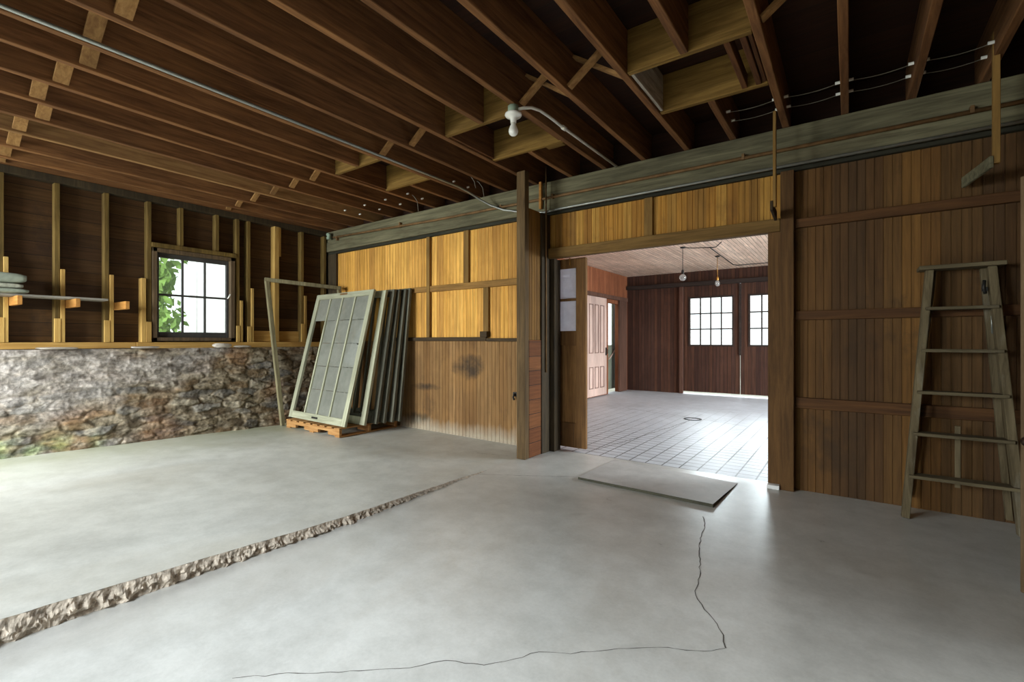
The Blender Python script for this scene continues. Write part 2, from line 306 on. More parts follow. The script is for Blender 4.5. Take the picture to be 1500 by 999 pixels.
# ------------------------------------------------------------------ mesh helpers
class MB:
    def __init__(self): self.bm = bmesh.new()
    def box(self, x0, x1, y0, y1, z0, z1, bev=0.003, rot=None, mat=0):
        """axis-aligned box, or turned by rot (a Matrix about the box centre)"""
        c = Vector(((x0+x1)/2, (y0+y1)/2, (z0+z1)/2)); d = Vector((abs(x1-x0), abs(y1-y0), abs(z1-z0)))
        r = bmesh.ops.create_cube(self.bm, size=1.0)
        vs_ = r['verts']; bmesh.ops.scale(self.bm, vec=d, verts=vs_)
        if rot is not None: bmesh.ops.transform(self.bm, matrix=rot.to_4x4(), verts=vs_)
        bmesh.ops.translate(self.bm, vec=c, verts=vs_)
        fs = {f for v in vs_ for f in v.link_faces}
        for f in fs: f.material_index = mat
        if bev and min(d) > bev*2.5:
            es = {e for v in vs_ for e in v.link_edges}
            bmesh.ops.bevel(self.bm, geom=list(es), offset=bev, segments=1, affect='EDGES', profile=0.5)
        return self
    def bar(self, p, q, w, t, up=(0, 0, 1), bev=0.003):
        """a board from p to q: w across (along up x dir), t along up"""
        p, q = Vector(p), Vector(q); d = (q-p); L = d.length; d.normalize()
        u = Vector(up); s = d.cross(u).normalized(); u = s.cross(d).normalized()
        rot = Matrix((d, s, u)).transposed(); c = (p+q)/2
        return self.box(c.x-L/2, c.x+L/2, c.y-w/2, c.y+w/2, c.z-t/2, c.z+t/2, bev, rot)
    def tube(self, pts, r, seg=10, cap=True):
        pts = [Vector(p) for p in pts]; rings = []; prev = None
        for i, p in enumerate(pts):
            d = (pts[min(i+1, len(pts)-1)]-pts[max(i-1, 0)]).normalized()
            a = prev if prev is not None else (Vector((0, 0, 1)) if abs(d.z) < 0.9 else Vector((1, 0, 0)))
            s = (a - d*a.dot(d)).normalized(); prev = s; b = d.cross(s)
            rr = r[i] if isinstance(r, (list, tuple)) else r
            rings.append([self.bm.verts.new(p+(s*math.cos(2*math.pi*k/seg)+b*math.sin(2*math.pi*k/seg))*rr) for k in range(seg)])
        for a, b in zip(rings, rings[1:]):
            for k in range(seg):
                f = self.bm.faces.new((a[k], a[(k+1) % seg], b[(k+1) % seg], b[k])); f.smooth = True
        if cap: self.bm.faces.new(rings[0][::-1]); self.bm.faces.new(rings[-1])
        return self
    def lathe(self, prof, seg=20, center=(0, 0, 0)):
        """prof: (radius, z) pairs"""
        c = Vector(center); rings = []
        for r, z in prof:
            rings.append([self.bm.verts.new(c+Vector((max(r, 1e-4)*math.cos(2*math.pi*k/seg), max(r, 1e-4)*math.sin(2*math.pi*k/seg), z))) for k in range(seg)])
        for a, b in zip(rings, rings[1:]):
            for k in range(seg):
                f = self.bm.faces.new((a[k], a[(k+1) % seg], b[(k+1) % seg], b[k])); f.smooth = True
        self.bm.faces.new(rings[0][::-1]); self.bm.faces.new(rings[-1])
        return self
    def grooved(self, x0, x1, z0, z1, y, pitch, gw=0.007, gd=0.005, thick=0.02, axis='x'):
        """tongue-and-groove sheet: front faces -Y (axis x) or +X (axis y, x0..x1 then run along Y)"""
        prof = []; n = math.ceil(x0/pitch); prof.append((x0, 0.0))
        while n*pitch < x1-gw:
            g = n*pitch
            if g > x0+gw: prof += [(g-gw/2, 0.0), (g-gw*0.15, gd), (g+gw*0.15, gd), (g+gw/2, 0.0)]
            n += 1
        prof.append((x1, 0.0))
        def P(u, d, z): return Vector((u, y+d, z)) if axis == 'x' else Vector((y-d, u, z))
        lo = [self.bm.verts.new(P(u, d, z0)) for u, d in prof]; hi = [self.bm.verts.new(P(u, d, z1)) for u, d in prof]
        for i in range(len(prof)-1): self.bm.faces.new((lo[i], lo[i+1], hi[i+1], hi[i]))
        b = [self.bm.verts.new(P(u, thick, z)) for u, z in ((x0, z0), (x1, z0), (x1, z1), (x0, z1))]
        self.bm.faces.new((b[1], b[0], b[3], b[2]))
        self.bm.faces.new((b[0], lo[0], hi[0], b[3])); self.bm.faces.new((lo[-1], b[1], b[2], hi[-1]))
        self.bm.faces.new(hi + [b[2], b[3]]); self.bm.faces.new(lo[::-1] + [b[0], b[1]])
        return self
    def build(self, name, mat, parent=None, loc=(0, 0, 0), local=False):
        """link as ONE mesh; world coordinates unless local. loc becomes the origin"""
        if not local: bmesh.ops.translate(self.bm, vec=-Vector(loc), verts=self.bm.verts)
        bmesh.ops.recalc_face_normals(self.bm, faces=self.bm.faces)
        me = bpy.data.meshes.new(name); self.bm.to_mesh(me); self.bm.free()
        for m in (mat if isinstance(mat, (list, tuple)) else [mat]): me.materials.append(m)
        o = bpy.data.objects.new(name, me); col.objects.link(o)
        if parent is not None: o.parent = parent; o.location = Vector(loc) if local else Vector(loc)-parent.location
        else: o.location = loc
        return o

def tag(o, label, cat, group=None, kind=None):
    o['label'] = label; o['category'] = cat
    if group: o['group'] = group
    if kind: o['kind'] = kind
    return o
def struct(o, label=None, cat=None):
    o['kind'] = 'structure'
    if label: o['label'] = label
    if cat: o['category'] = cat
    return o
def thing(name, loc, label, cat, group=None):
    o = bpy.data.objects.new(name, None); col.objects.link(o); o.location = loc; o.empty_display_size = 0.1
    return tag(o, label, cat, group)
ORD = ['first', 'second', 'third', 'fourth', 'fifth', 'sixth', 'seventh', 'eighth', 'ninth', 'tenth', 'eleventh', 'twelfth', 'thirteenth', 'fourteenth', 'fifteenth', 'sixteenth', 'seventeenth', 'eighteenth', 'nineteenth', 'twentieth', 'twenty-first']

# ================================================================== STRUCTURE
YB = 4.62          # plank face of the partition with the wide doorway
ZJ, ZD = 3.05, 3.35  # underside of joists, underside of deck
XW = -7.0          # face of the studs of the window wall

def slab_h(x, y):
    h = max(0.004, 0.105-0.030*(y-0.35))
    return h + 0.03*min(1, max(0, (-x-3.2)/3.0))*min(1, max(0, y/4.6))
# main floor
mb = MB(); mb.box(-2.95, 1.6, -1.95, 4.72, -0.12, 0.0, 0)
floor = struct(mb.build('floor', M['concrete']), 'grey cracked concrete floor of the front room', 'floor')
# raised slab with a rough broken edge
bm = bmesh.new(); nx, ny = 46, 160; grid = {}
def edge_x(y): return -2.85 + 0.05*math.exp(-((y-1.9)/0.8)**2) + 0.012*noise.noise(Vector((y*3, 1, 0))) + 0.010*noise.noise(Vector((y*13, 4, 0)))
ys = [-1.95 + (4.66+1.95)*j/ny for j in range(ny+1)]
for j, y in enumerate(ys):
    xe = edge_x(y)
    for i in range(nx+1):
        x = -7.15 + (xe+7.15)*i/nx
        grid[i, j] = bm.verts.new((x, y, slab_h(x, y)-(0.006 if i == nx else 0)))
for j in range(ny):
    for i in range(nx):
        f = bm.faces.new((grid[i, j], grid[i+1, j], grid[i+1, j+1], grid[i, j+1])); f.smooth = True
mbs = MB(); mbs.bm.free(); mbs.bm = bm
slab = struct(mbs.build('floor.001', M['slab']), 'higher pale concrete slab along the stone wall', 'floor')
bm = bmesh.new(); nz = 8; ny2 = 620; gr = {}
for j in range(ny2+1):
    y = -1.95 + (3.55+1.95)*j/ny2; xe = edge_x(y); h = slab_h(xe, y)
    for k in range(nz+1):
        f = k/nz; a = math.sin(math.pi*min(1, f*1.25)) if f < 0.8 else 0.35*(1-f)/0.2
        d = 0.030*noise.noise(Vector((y*22, f*h*22, 2)))+0.022*noise.noise(Vector((y*60, f*h*60, 9)))
        gr[j, k] = bm.verts.new((xe+(0.012*a+d*min(1, h/0.05)*(0.3+a)) + (1-f)*0.012, y, -0.01+f*(h+0.004)))
for j in range(ny2):
    for k in range(nz): bm.faces.new((gr[j, k], gr[j+1, k], gr[j+1, k+1], gr[j, k+1]))
mbs = MB(); mbs.bm.free(); mbs.bm = bm
mbs.build('broken_edge', M['aggregate'], slab)['label'] = 'rough broken concrete edge of the slab'
# cracks in the main floor
def ribbon(mb, pts, w, z=0.0012, seed=0):
    rnd = random.Random(seed); fine = []
    for a, b in zip(pts, pts[1:]):
        n = max(2, int((Vector(a)-Vector(b)).length/0.035))
        for i in range(n):
            t = i/n; fine.append((a[0]+(b[0]-a[0])*t+rnd.uniform(-.005, .005), a[1]+(b[1]-a[1])*t+rnd.uniform(-.005, .005)))
    fine.append(pts[-1]); prev = None
    for i, p in enumerate(fine):
        q = fine[min(i+1, len(fine)-1)]; o = fine[max(i-1, 0)]
        d = Vector((q[0]-o[0], q[1]-o[1])).normalized(); nrm = Vector((-d.y, d.x)); ww = w*rnd.uniform(0.35, 1.1)/2
        a = mb.bm.verts.new((p[0]+nrm.x*ww, p[1]+nrm.y*ww, z)); b = mb.bm.verts.new((p[0]-nrm.x*ww, p[1]-nrm.y*ww, z))
        if prev: mb.bm.faces.new((prev[0], prev[1], b, a))
        prev = (a, b)
CR1 = [(-0.841, 3.514), (-0.789, 3.353), (-0.769, 3.162), (-0.738, 2.999), (-0.651, 2.647), (-0.614, 2.409), (-0.545, 2.303), (-0.472, 2.223), (-0.437, 2.149), (-0.407, 2.064)]
CR2 = [(-0.407, 2.064), (-0.454, 2.007), (-0.502, 1.976), (-0.635, 1.909), (-0.729, 1.831), (-0.814, 1.753), (-0.904, 1.668), (-1.015, 1.599), (-1.089, 1.478), (-1.143, 1.41), (-1.284, 1.347), (-1.368, 1.239), (-1.534, 1.091), (-1.687, 0.973), (-1.857, 0.816)]
mb = MB(); ribbon(mb, CR1, 0.006, seed=1); mb.build('crack', M['crack'], floor)
mb = MB(); ribbon(mb, CR2, 0.0045, seed=2); mb.build('crack', M['crack'], floor)
mb = MB(); ribbon(mb, [(-2.84, 3.40), (-2.45, 3.62), (-2.05, 3.86)], 0.006, seed=5); ribbon(mb, [(-3.3, 3.95), (-2.95, 4.05)], 0.006, z=0.03, seed=6); mb.build('crack', M['crack'], floor)
# far room floor
mb = MB(); mb.box(-4.75, 3.2, 4.72, 11.75, -0.12, 0.0, 0)
ffloor = struct(mb.build('floor.002', M['far_floor']), 'bright scored concrete floor of the far room', 'floor')
mb = MB(); ribbon(mb, [(-2.36, 4.95), (-2.22, 5.9), (-2.10, 6.9), (-2.03, 7.62)], 0.012, seed=8); ribbon(mb, [(-3.3, 8.3), (-2.4, 8.05), (-1.2, 7.6)], 0.010, seed=3); mb.build('crack', M['crack'], ffloor)

# ---- window wall: sheathing with a hole, sill plate, top plate, stone base
mb = MB()
for y0, y1, z0, z1 in ((-1.95, 2.19, 1.0, 3.35), (3.06, 4.75, 1.0, 3.35), (2.19, 3.06, 1.0, 1.29), (2.19, 3.06, 2.37, 3.35)):
    mb.box(-7.14, -7.10, y0, y1, z0, z1, 0)
struct(mb.build('wall_left', M['wall_boards']), 'dark horizontal board wall with the small window', 'wall')
mb = MB(); mb.box(-7.10, -6.985, -1.85, 1.98, 1.165, 1.235); mb.box(-7.10, -6.98, 1.985, 4.6, 1.15, 1.235)
struct(mb.build('trim_1', M['new_pine_y']), 'long pale pine sill plate on top of the stone base', 'trim')
mb = MB(); mb.box(-7.10, -6.99, -1.85, 4.6, 2.97, 3.048)
struct(mb.build('trim_2', M['dark_post']), 'top plate over the wall studs', 'trim')

# rubble stone base: courses of irregular stones, each with its own colour and relief
rnd = random.Random(21)
Y0, Y1, ZT = -1.85, 4.64, 1.16
SY, SZ = 0.30, 0.085
def hsh(i, j, k):
    v = math.sin(i*127.1+j*311.7+k*74.7)*43758.5453; return v-math.floor(v)
PAL = [lin(136, 124, 104), lin(112, 98, 80), lin(150, 138, 118), lin(124, 122, 118), lin(104, 102, 100), lin(134, 112, 86), lin(96, 84, 68), lin(158, 150, 134), lin(122, 102, 78)]
def stone_at(y, z):
    wy = y + 0.05*noise.noise(Vector((y*4, z*6, 3)))+0.016*noise.noise(Vector((y*19, z*19, 7)))
    wz = z + 0.07*noise.noise(Vector((y*1.6, z*2.4, 11)))+0.012*noise.noise(Vector((y*17, z*17, 5)))
    u, v = wy/SY, wz/SZ; jv = math.floor(v); best = []
    for jj in (jv-1, jv, jv+1):
        off = hsh(jj, 3, 9); iu = math.floor(u-off)
        for ii in (iu-1, iu, iu+1):
            px = ii+off+0.15+0.7*hsh(ii, jj, 1); pz = jj+0.22+0.56*hsh(ii, jj, 2)
            dx, dz = (u-px)*(0.75+0.6*hsh(ii, jj, 5)), v-pz
            best.append((math.sqrt(dx*dx+dz*dz), ii, jj))
    best.sort(); d1, ii, jj = best[0]
    return (best[1][0]-d1)*0.09, hsh(ii, jj, 6), hsh(ii, jj, 7), hsh(ii, jj, 8)
bm = bmesh.new(); ny, nz = 620, 110; gv = {}; cols = []
for j in range(ny+1):
    y = Y0+(Y1-Y0)*j/ny
    for k in range(nz+1):
        z = -0.02+(ZT+0.02)*k/nz; e, r1, r2, r3 = stone_at(y, z)
        m = min(1, e/0.022); m = m*m*(3-2*m)
        plaster = noise.noise(Vector((y*0.9, z*1.6, 31)))+0.5*noise.noise(Vector((y*2.8, z*3.6, 17)))
        pl = min(1, max(0, (plaster + (2.0-y)*0.36 + 0.10)*1.8)); pl *= 0.92
        n1 = noise.fractal(Vector((y*6, z*11, 2)), 1.0, 2.0, 5); n2 = noise.fractal(Vector((y*34, z*38, 6)), 1.0, 2.0, 3)
        relief = m*(0.006+0.024*r2*r2)*(1-0.85*pl) + 0.018*pl + 0.014*n1 + 0.004*n2 + 0.02*noise.noise(Vector((y*3, z*6, 91)))
        if 1.05 < y < 2.6 and z > 1.08: relief += 0.02*r1
        top = 1.0-max(0, (z-(ZT-0.05))/0.05)**2
        gv[j, k] = bm.verts.new((-6.735-0.13*z/1.15+relief*top, y, z))
        c = Vector(PAL[int(r1*8.99)][:3])*(0.62+0.4*r3)
        mort = Vector(lin(120, 108, 90)[:3])*(0.72+0.6*n1)
        c = mort.lerp(c, m*0.8); sp_ = min(1, max(0, (noise.fractal(Vector((y*7, z*12, 61)), 1.0, 2.0, 5)+0.05)*1.6)); c = c.lerp(Vector(lin(176, 166, 148)[:3]), sp_*0.42)
        dk = min(1, max(0, noise.fractal(Vector((y*5, z*13, 83)), 1.0, 2.0, 5)*1.6-0.25)); c = c.lerp(Vector(lin(62, 52, 42)[:3]), dk*0.6)
        c = c.lerp(Vector(lin(164, 158, 154)[:3])*(0.85+0.5*n1), pl*(0.62+0.38*min(1, max(0, 0.5+n1))))
        ru = min(1, max(0, noise.noise(Vector((y*2.1, z*3.3, 44)))*2.0-0.25)); c = c.lerp(Vector(lin(120, 82, 50)[:3]), ru*0.5*(1-pl*.7))
        mo = min(1, max(0, (1.75-y)*0.9))*min(1, max(0, (0.36-z)*3.5)); mo *= min(1, max(0, 0.35+1.6*noise.noise(Vector((y*6, z*7, 51)))))
        c = c.lerp(Vector(lin(92, 124, 48)[:3]), min(1, mo*1.5)*0.9)
        c = c*(0.95+0.35*n2)
        cols.append((max(.01, c.x), max(.01, c.y), max(.01, c.z), 1))
for j in range(ny):
    for k in range(nz):
        f = bm.faces.new((gv[j, k], gv[j+1, k], gv[j+1, k+1], gv[j, k+1])); f.smooth = True
tops = [bm.verts.new((-7.14, Y0+(Y1-Y0)*j/ny, ZT)) for j in range(ny+1)]
cols += [lin(150, 146, 138)]*(ny+1)
for j in range(ny): bm.faces.new((gv[j, nz], gv[j+1, nz], tops[j+1], tops[j]))
bm.verts.index_update(); me = bpy.data.meshes.new('wall_left_base'); bm.to_mesh(me); bm.free()
ca = me.color_attributes.new('stone', 'FLOAT_COLOR', 'POINT'); ca.data.foreach_set('color', [x for c in cols for x in c])
t = NT('rubble stone'); at = t.node('ShaderNodeAttribute', attribute_name='stone'); co = t.coords(False)
f1 = t.noise(co, 30, 6, 0.7); c2 = t.mix(1.0, at.outputs['Color'], t.ramp(f1, [(0.3, (0.85, 0.84, 0.82, 1)), (0.68, (1.35, 1.33, 1.3, 1))]), 'MULTIPLY')
f2 = t.noise(t.mapping(co, (1, 1, 1.6)), 11, 8, 0.68, 0.6); c2 = t.mix(1.0, c2, t.ramp(f2, [(0.34, (0.55, 0.53, 0.5, 1)), (0.5, (1, 1, 1, 1)), (0.66, (1.45, 1.43, 1.4, 1))]), 'MULTIPLY')
t.bump(t.math('ADD', f1, f2), 0.45, 0.014); me.materials.append(t.done(c2, 0.92, 0.15))
o = bpy.data.objects.new('wall_left_base', me); col.objects.link(o)
struct(o, 'rough rubble stone base wall with mortar smears and moss', 'stone wall')
# loose flat stones on the ledge
for i, (y, l, hh) in enumerate(((2.86, 0.22, 0.055), (2.02, 0.30, 0.022), (3.12, 0.24, 0.025), (1.25, 0.34, 0.02))):
    mb = MB(); bmesh.ops.create_icosphere(mb.bm, subdivisions=3, radius=0.5)
    for v in mb.bm.verts:
        n = noise.noise(v.co*3+Vector((i*7, 0, 0)))
        v.co = Vector((v.co.x*0.13*(1+.25*n), v.co.y*l*(1+.2*n), max(-0.5, min(0.5, v.co.z*1.5))*hh*(1+.2*n)))
    o = mb.build('loose_stone', M['slabstone'] if 'slabstone' in M else M.setdefault('slabstone', plain('pale loose stone', lin(176, 168, 158), 0.9, 0.15, var=0.2)), loc=(-6.80, y, ZT+hh*0.5+0.004), local=True)
    tag(o, ['thick pale stone lying on the stone ledge under the window', 'long thin stone flake on the ledge before the window', 'thin stone flake on the ledge past the window corner', 'thin stone flake on the ledge below the wall shelf'][i], 'stone', 'loose stones on the ledge')

# ---- partition with the doorway
def wall_piece(name, mat, parts, label):
    mb = MB()
    for x0, x1, z0, z1, y, pitch in parts: mb.grooved(x0, x1, z0, z1, y, pitch)
    return struct(mb.build(name, mat), label, 'wall')
wall_piece('wall_back', M['amber'], [(-7.12, -2.80, 1.25, 2.72, YB, 0.06)], 'amber vertical beadboard wall above the stained wainscot')
wall_piece('wall_back.001', M['stained'], [(-7.10, -2.80, -0.02, 1.25, YB-0.018, 0.06)], 'stained brown beadboard wainscot behind the leaning sashes')
wall_piece('wall_back.002', M['amber_mid'], [(-2.80, -0.47, 2.285, 2.72, YB, 0.05)], 'golden beadboard strip above the wide doorway')
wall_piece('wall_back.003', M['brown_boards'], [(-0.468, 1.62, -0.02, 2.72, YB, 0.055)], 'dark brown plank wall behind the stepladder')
mb = MB(); mb.box(-7.1, -2.81, YB+0.021, 4.74, 0, 3.04, 0); mb.box(-0.56, 3.2, YB+0.021, 4.74, 0, 3.04, 0); mb.box(-2.81, -0.56, YB+0.021, 4.74, 2.20, 3.04, 0)
struct(mb.build('wall_back_core', M['far_dark']), 'hidden core of the doorway partition', 'wall')
n_trim = [3]
def trim(mat, boxes, label, bev=0.004):
    mb = MB()
    for b in boxes: mb.box(*b, bev)
    o = struct(mb.build('trim_%d' % n_trim[0], mat, loc=((boxes[0][0]+boxes[0][1])/2, (boxes[0][2]+boxes[0][3])/2, boxes[0][4])), label, 'trim'); n_trim[0] += 1
    return o
trim(M['beam'], [(-7.05, 1.6, 4.56, 4.76, 2.87, 3.045)], 'grey green upper beam plank carrying the joists')
trim(M['beam'], [(-7.05, 1.6, 4.545, 4.70, 2.715, 2.868)], 'grey green lower beam plank under the rusty pipe')
trim(M['beam_dark'], [(-7.05, 1.6, 4.575, 4.62, 2.675, 2.713)], 'dark strip along the foot of the beam')
trim(M['rail'], [(-6.6, -4.72, 4.585, 4.62, 1.925, 2.0)], 'horizontal rail on the amber wall behind the sash tops')
trim(M['rail'], [(-4.655, -2.89, 4.58, 4.62, 1.92, 2.0)], 'horizontal rail on the amber wall beside the stall post')
trim(M['wallstud'], [(-4.715, -4.655, 4.57, 4.62, 1.30, 2.675)], 'tall thin upright on the amber wall')
trim(M['wallstud'], [(-4.05, -3.965, 4.585, 4.62, 2.0, 2.675)], 'short upright above the rail on the amber wall')
trim(M['wallstud'], [(-3.725, -3.640, 4.585, 4.62, 1.36, 1.92)], 'short upright below the rail on the amber wall')
trim(M['ledge'], [(-5.35, -3.66, 4.56, 4.60, 1.25, 1.30), (-3.66, -2.89, 4.565, 4.60, 1.245, 1.285)], 'dark ledge on top of the stained wainscot')
trim(M['ledge'], [(-3.745, -3.635, 4.545, 4.62, 1.30, 1.37)], 'small dark block on the wainscot ledge')
trim(M['dark_post'], [(-7.10, -6.80, 4.575, 4.615, 0.02, 2.675)], 'dark corner board where the amber wall meets the window wall')
trim(M['lintel'], [(-2.79, -0.47, 4.555, 4.62, 2.180, 2.290)], 'long lintel board over the wide doorway')
trim(M['wallstud'], [(-1.66, -1.575, 4.585, 4.62, 2.292, 2.675)], 'short upright above the doorway lintel')
trim(M['jamb'], [(-0.565, -0.468, 4.575, 4.62, 0.0, 2.18)], 'flat door trim board beside the brown plank wall')
trim(M['jamb'], [(-0.466, -0.368, 4.525, 4.62, 0.0, 2.67)], 'tall post between doorway trim and brown plank wall')
trim(M['rail_dark'], [(-0.366, 0.955, 4.575, 4.62, 2.195, 2.270)], 'top rail on the brown plank wall')
trim(M['rail_dark'], [(-0.366, 1.30, 4.58, 4.62, 1.425, 1.500)], 'middle rail on the brown plank wall behind the ladder')
trim(M['rail_dark'], [(-0.366, 1.30, 4.58, 4.62, 0.690, 0.780)], 'lower rail on the brown plank wall behind the ladder')
trim(M['dark_post'], [(-2.83, -2.70, 4.60, 4.74, 0.0, 2.18)], 'dark door jamb behind the stall post')
# stall stub: post and short boarded return
trim(M['post'], [(-2.872, -2.765, 4.10, 4.18, 0.0, 3.045)], 'slender worn stall post reaching up to the joists')
trim(M['red_boards'], [(-2.82, -2.765, 4.182, 4.42, 0.0, 1.26)], 'red brown horizontal boards of the stall end below')
trim(M['dark_post'], [(-2.84, -2.755, 4.422, 4.598, 0.0, 2.67)], 'dark upright behind the red brown stall boards')
mb = MB(); mb.grooved(4.182, 4.42, 1.262, 2.67, -2.775, 0.05, axis='y', thick=0.04)
struct(mb.build('trim_%d' % n_trim[0], M['stub_panel']), 'narrow beadboard return above the red brown stall boards', 'trim'); n_trim[0] += 1

# ---- unseen sides of the front room with the openings that let the daylight in
mb = MB()
for b in ((-7.14, -6.9, 0, 3.35), (-4.25, -3.0, 0, 3.35), (-0.6, 1.6, 0, 3.35), (-6.9, -4.25, 2.55, 3.35), (-3.0, -0.6, 2.45, 3.35)): mb.box(b[0], b[1], -1.95, -1.85, b[2], b[3], 0)
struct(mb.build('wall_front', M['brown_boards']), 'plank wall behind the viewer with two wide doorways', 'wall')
mb = MB()
for b in ((-1.85, 2.10, 0, 3.35), (2.98, 4.75, 0, 3.35), (2.10, 2.98, 2.15, 3.35)): mb.box(1.30, 1.38, b[0], b[1], b[2], b[3], 0)
mb.box(2.3, 2.4, -0.5, 3.0, 0, 2.9, 0); mb.box(2.3, 2.4, 4.3, 4.75, 0, 2.9, 0); mb.box(1.38, 2.4, -0.5, 4.75, 2.75, 2.9, 0); mb.box(1.38, 2.4, -0.6, -0.5, 0, 2.9, 0)  # added passage walls and roof, there to block sky light from the doorway
struct(mb.build('wall_right', M['brown_boards']), 'plank side wall with an open doorway and an added light-blocking passage', 'wall')
struct(MB().box(1.38, 2.4, -0.5, 4.75, -0.12, 0.0, 0).build('floor.003', M['concrete']), 'concrete floor of the added side passage', 'floor')
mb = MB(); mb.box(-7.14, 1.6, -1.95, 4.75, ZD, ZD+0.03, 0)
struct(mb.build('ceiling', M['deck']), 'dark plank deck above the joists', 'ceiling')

# ---- far room shell
YC = 11.55; ZC = 2.89
mb = MB()
mb.grooved(-4.72, -3.30, 0.0, ZC, YC, 0.08); mb.grooved(-0.72, 3.2, 0, ZC, YC, 0.08); mb.grooved(-3.30, -0.72, 2.56, ZC, YC, 0.08)
struct(mb.build('wall_far', M['far_dark']), 'dark red boarded far wall around the sliding doors', 'wall')
mb = MB()
for y0, y1, z0, z1 in ((4.74, 10.37, 0, 2.30), (11.0, 11.62, 0, 2.30)): mb.grooved(y0, y1, z0, z1, -4.62, 0.08, axis='y', thick=0.1)
mb.grooved(4.74, 11.62, 2.30, ZC, -4.62, 0.08, axis='y', thick=0.1); mb.box(-4.72, -4.62, 10.37, 11.0, 2.16, 2.30, 0)
struct(mb.build('wall_far_left', M['far_red']), 'orange boarded side wall of the far room', 'wall')
mb = MB()
for b in ((4.74, 6.4, 0, 3), (10.0, 11.7, 0, 3), (6.4, 10.0, 2.5, 3)): mb.box(2.75, 2.85, b[0], b[1], b[2], b[3], 0)
struct(mb.build('wall_far_right', M['far_dark']), 'side wall of the far room with a wide opening', 'wall')
mb = MB(); mb.box(-4.75, 3.2, 4.74, 11.7, ZC, ZC+0.05, 0)
struct(mb.build('ceiling.001', M['far_ceiling']), 'pale pinkish boarded ceiling of the far room', 'ceiling')
trim(M['far_track'], [(-4.60, 2.7, 11.44, 11.55, 2.545, 2.64)], 'dark sliding door track along the far wall')
trim(M['far_trim'], [(-3.30, -3.215, 11.49, 11.55, 0.0, 2.545)], 'reddish post where the far sliding doors begin')
trim(M['far_trim'], [(-4.62, -4.565, 8.9, 11.45, 2.245, 2.335)], 'pale header board over the panelled door')
trim(M['far_trim'], [(-4.62, -4.575, 10.96, 11.42, 0.0, 2.245)], 'reddish trim board beside the narrow far doorway')
# far pair of sliding doors with twelve-pane windows
def far_door(n, x0, x1, gx0, gx1, label):
    gz0, gz1 = 1.165, 2.255; y0, y1 = 11.56, 11.61
    mb = MB(); 
    for b in ((x0, gx0, 0.055, 2.56), (gx1, x1, 0.055, 2.56), (gx0, gx1, 0.055, gz0), (gx0, gx1, gz1, 2.56)): mb.grooved(b[0], b[1], b[2], b[3], y0, 0.08, thick=0.05)
    d = struct(mb.build('door_%d' % n, M['far_dark'], loc=((x0+x1)/2, y0, 0)), label, 'door')
    mb = MB(); w = gx1-gx0
    for k in range(1, 4): mb.box(gx0+w*k/4-0.014, gx0+w*k/4+0.014, y0+0.005, y0+0.035, gz0, gz1, 0.002)
    for k in range(1, 3): mb.box(gx0, gx1, y0+0.006, y0+0.034, gz0+(gz1-gz0)*k/3-0.014, gz0+(gz1-gz0)*k/3+0.014, 0.002)
    for b in ((gx0-.04, gx0, gz0-.04, gz1+.04), (gx1, gx1+.04, gz0-.04, gz1+.04), (gx0, gx1, gz0-.04, gz0), (gx0, gx1, gz1, gz1+.04)): mb.box(b[0], b[1], y0-0.012, y0, b[2], b[3], 0.003)
    mb.build('window_grille', M['far_track'], d)
    mb = MB(); mb.box(gx0, gx1, y0+0.018, y0+0.022, gz0, gz1, 0); mb.build('pane', M['glass'], d)
    return d
far_door(2, -3.295, -1.985, -3.06, -2.145, 'dark red sliding door with twelve-pane window, whole window in view')
d3 = far_door(3, -1.968, -0.70, -1.775, -0.86, 'dark red sliding door with twelve-pane window beside the doorway post')
MB().box(-2.0, -1.95, 11.535, 11.558, 0.93, 2.54, 0.002).build('cover_strip', M['far_track'], d3)
# pink-grey panelled door standing open along the far side wall
dx = -4.55
d4 = struct(MB().box(dx-0.03, dx, 9.07, 10.13, 0.03, 2.235).build('door_4', M['far_pale_door'], loc=(dx, 9.6, 0.03)), 'pinkish grey panelled door slid open along the side wall', 'door')
for z0, z1 in ((0.98, 2.06), (0.20, 0.68)):
    for y0 in (9.22, 9.50, 9.78):
        mb = MB()
        for a, b, c, e in ((y0, y0+.20, z0, z0+.018), (y0, y0+.20, z1-.018, z1), (y0, y0+.018, z0, z1), (y0+.182, y0+.20, z0, z1)): mb.box(dx+0.0005, dx+0.012, a, b, c, e, 0.002)
        mb.build('panel_moulding', M['far_moulding'], d4)
mb = MB(); mb.box(dx+0.0, dx+0.02, 10.06, 10.10, 0.92, 1.10); mb.tube([(dx+.02, 10.08, 1.06), (dx+.05, 10.08, 1.05), (dx+.05, 10.08, 0.97), (dx+.02, 10.08, 0.96)], 0.008); mb.build('handle', M['black_metal'], d4)
# narrow far doorway: green glazed door outside it
mb = MB(); mb.box(-4.86, -4.82, 10.70, 10.80, 0.06, 2.3); mb.box(-4.86, -4.82, 11.10, 11.9, 0.06, 2.3); mb.box(-4.86, -4.82, 10.80, 11.10, 0.06, 1.15); mb.box(-4.86, -4.82, 10.80, 11.10, 2.2, 2.3)
d5 = struct(mb.build('door_5', M['green_door'], loc=(-4.84, 11.2, 0.06)), 'grey green glazed door seen through the narrow far doorway', 'door')
mb = MB(); mb.box(-4.842, -4.838, 10.80, 11.10, 1.15, 2.2, 0); mb.build('pane', M['glass'], d5)
mb = MB(); mb.bar((-4.80, 10.80, 0.80), (-4.80, 11.40, 1.12), 0.02, 0.035, (1, 0, 0)); mb.build('diagonal_brace', M['far_pale_door'], d5)

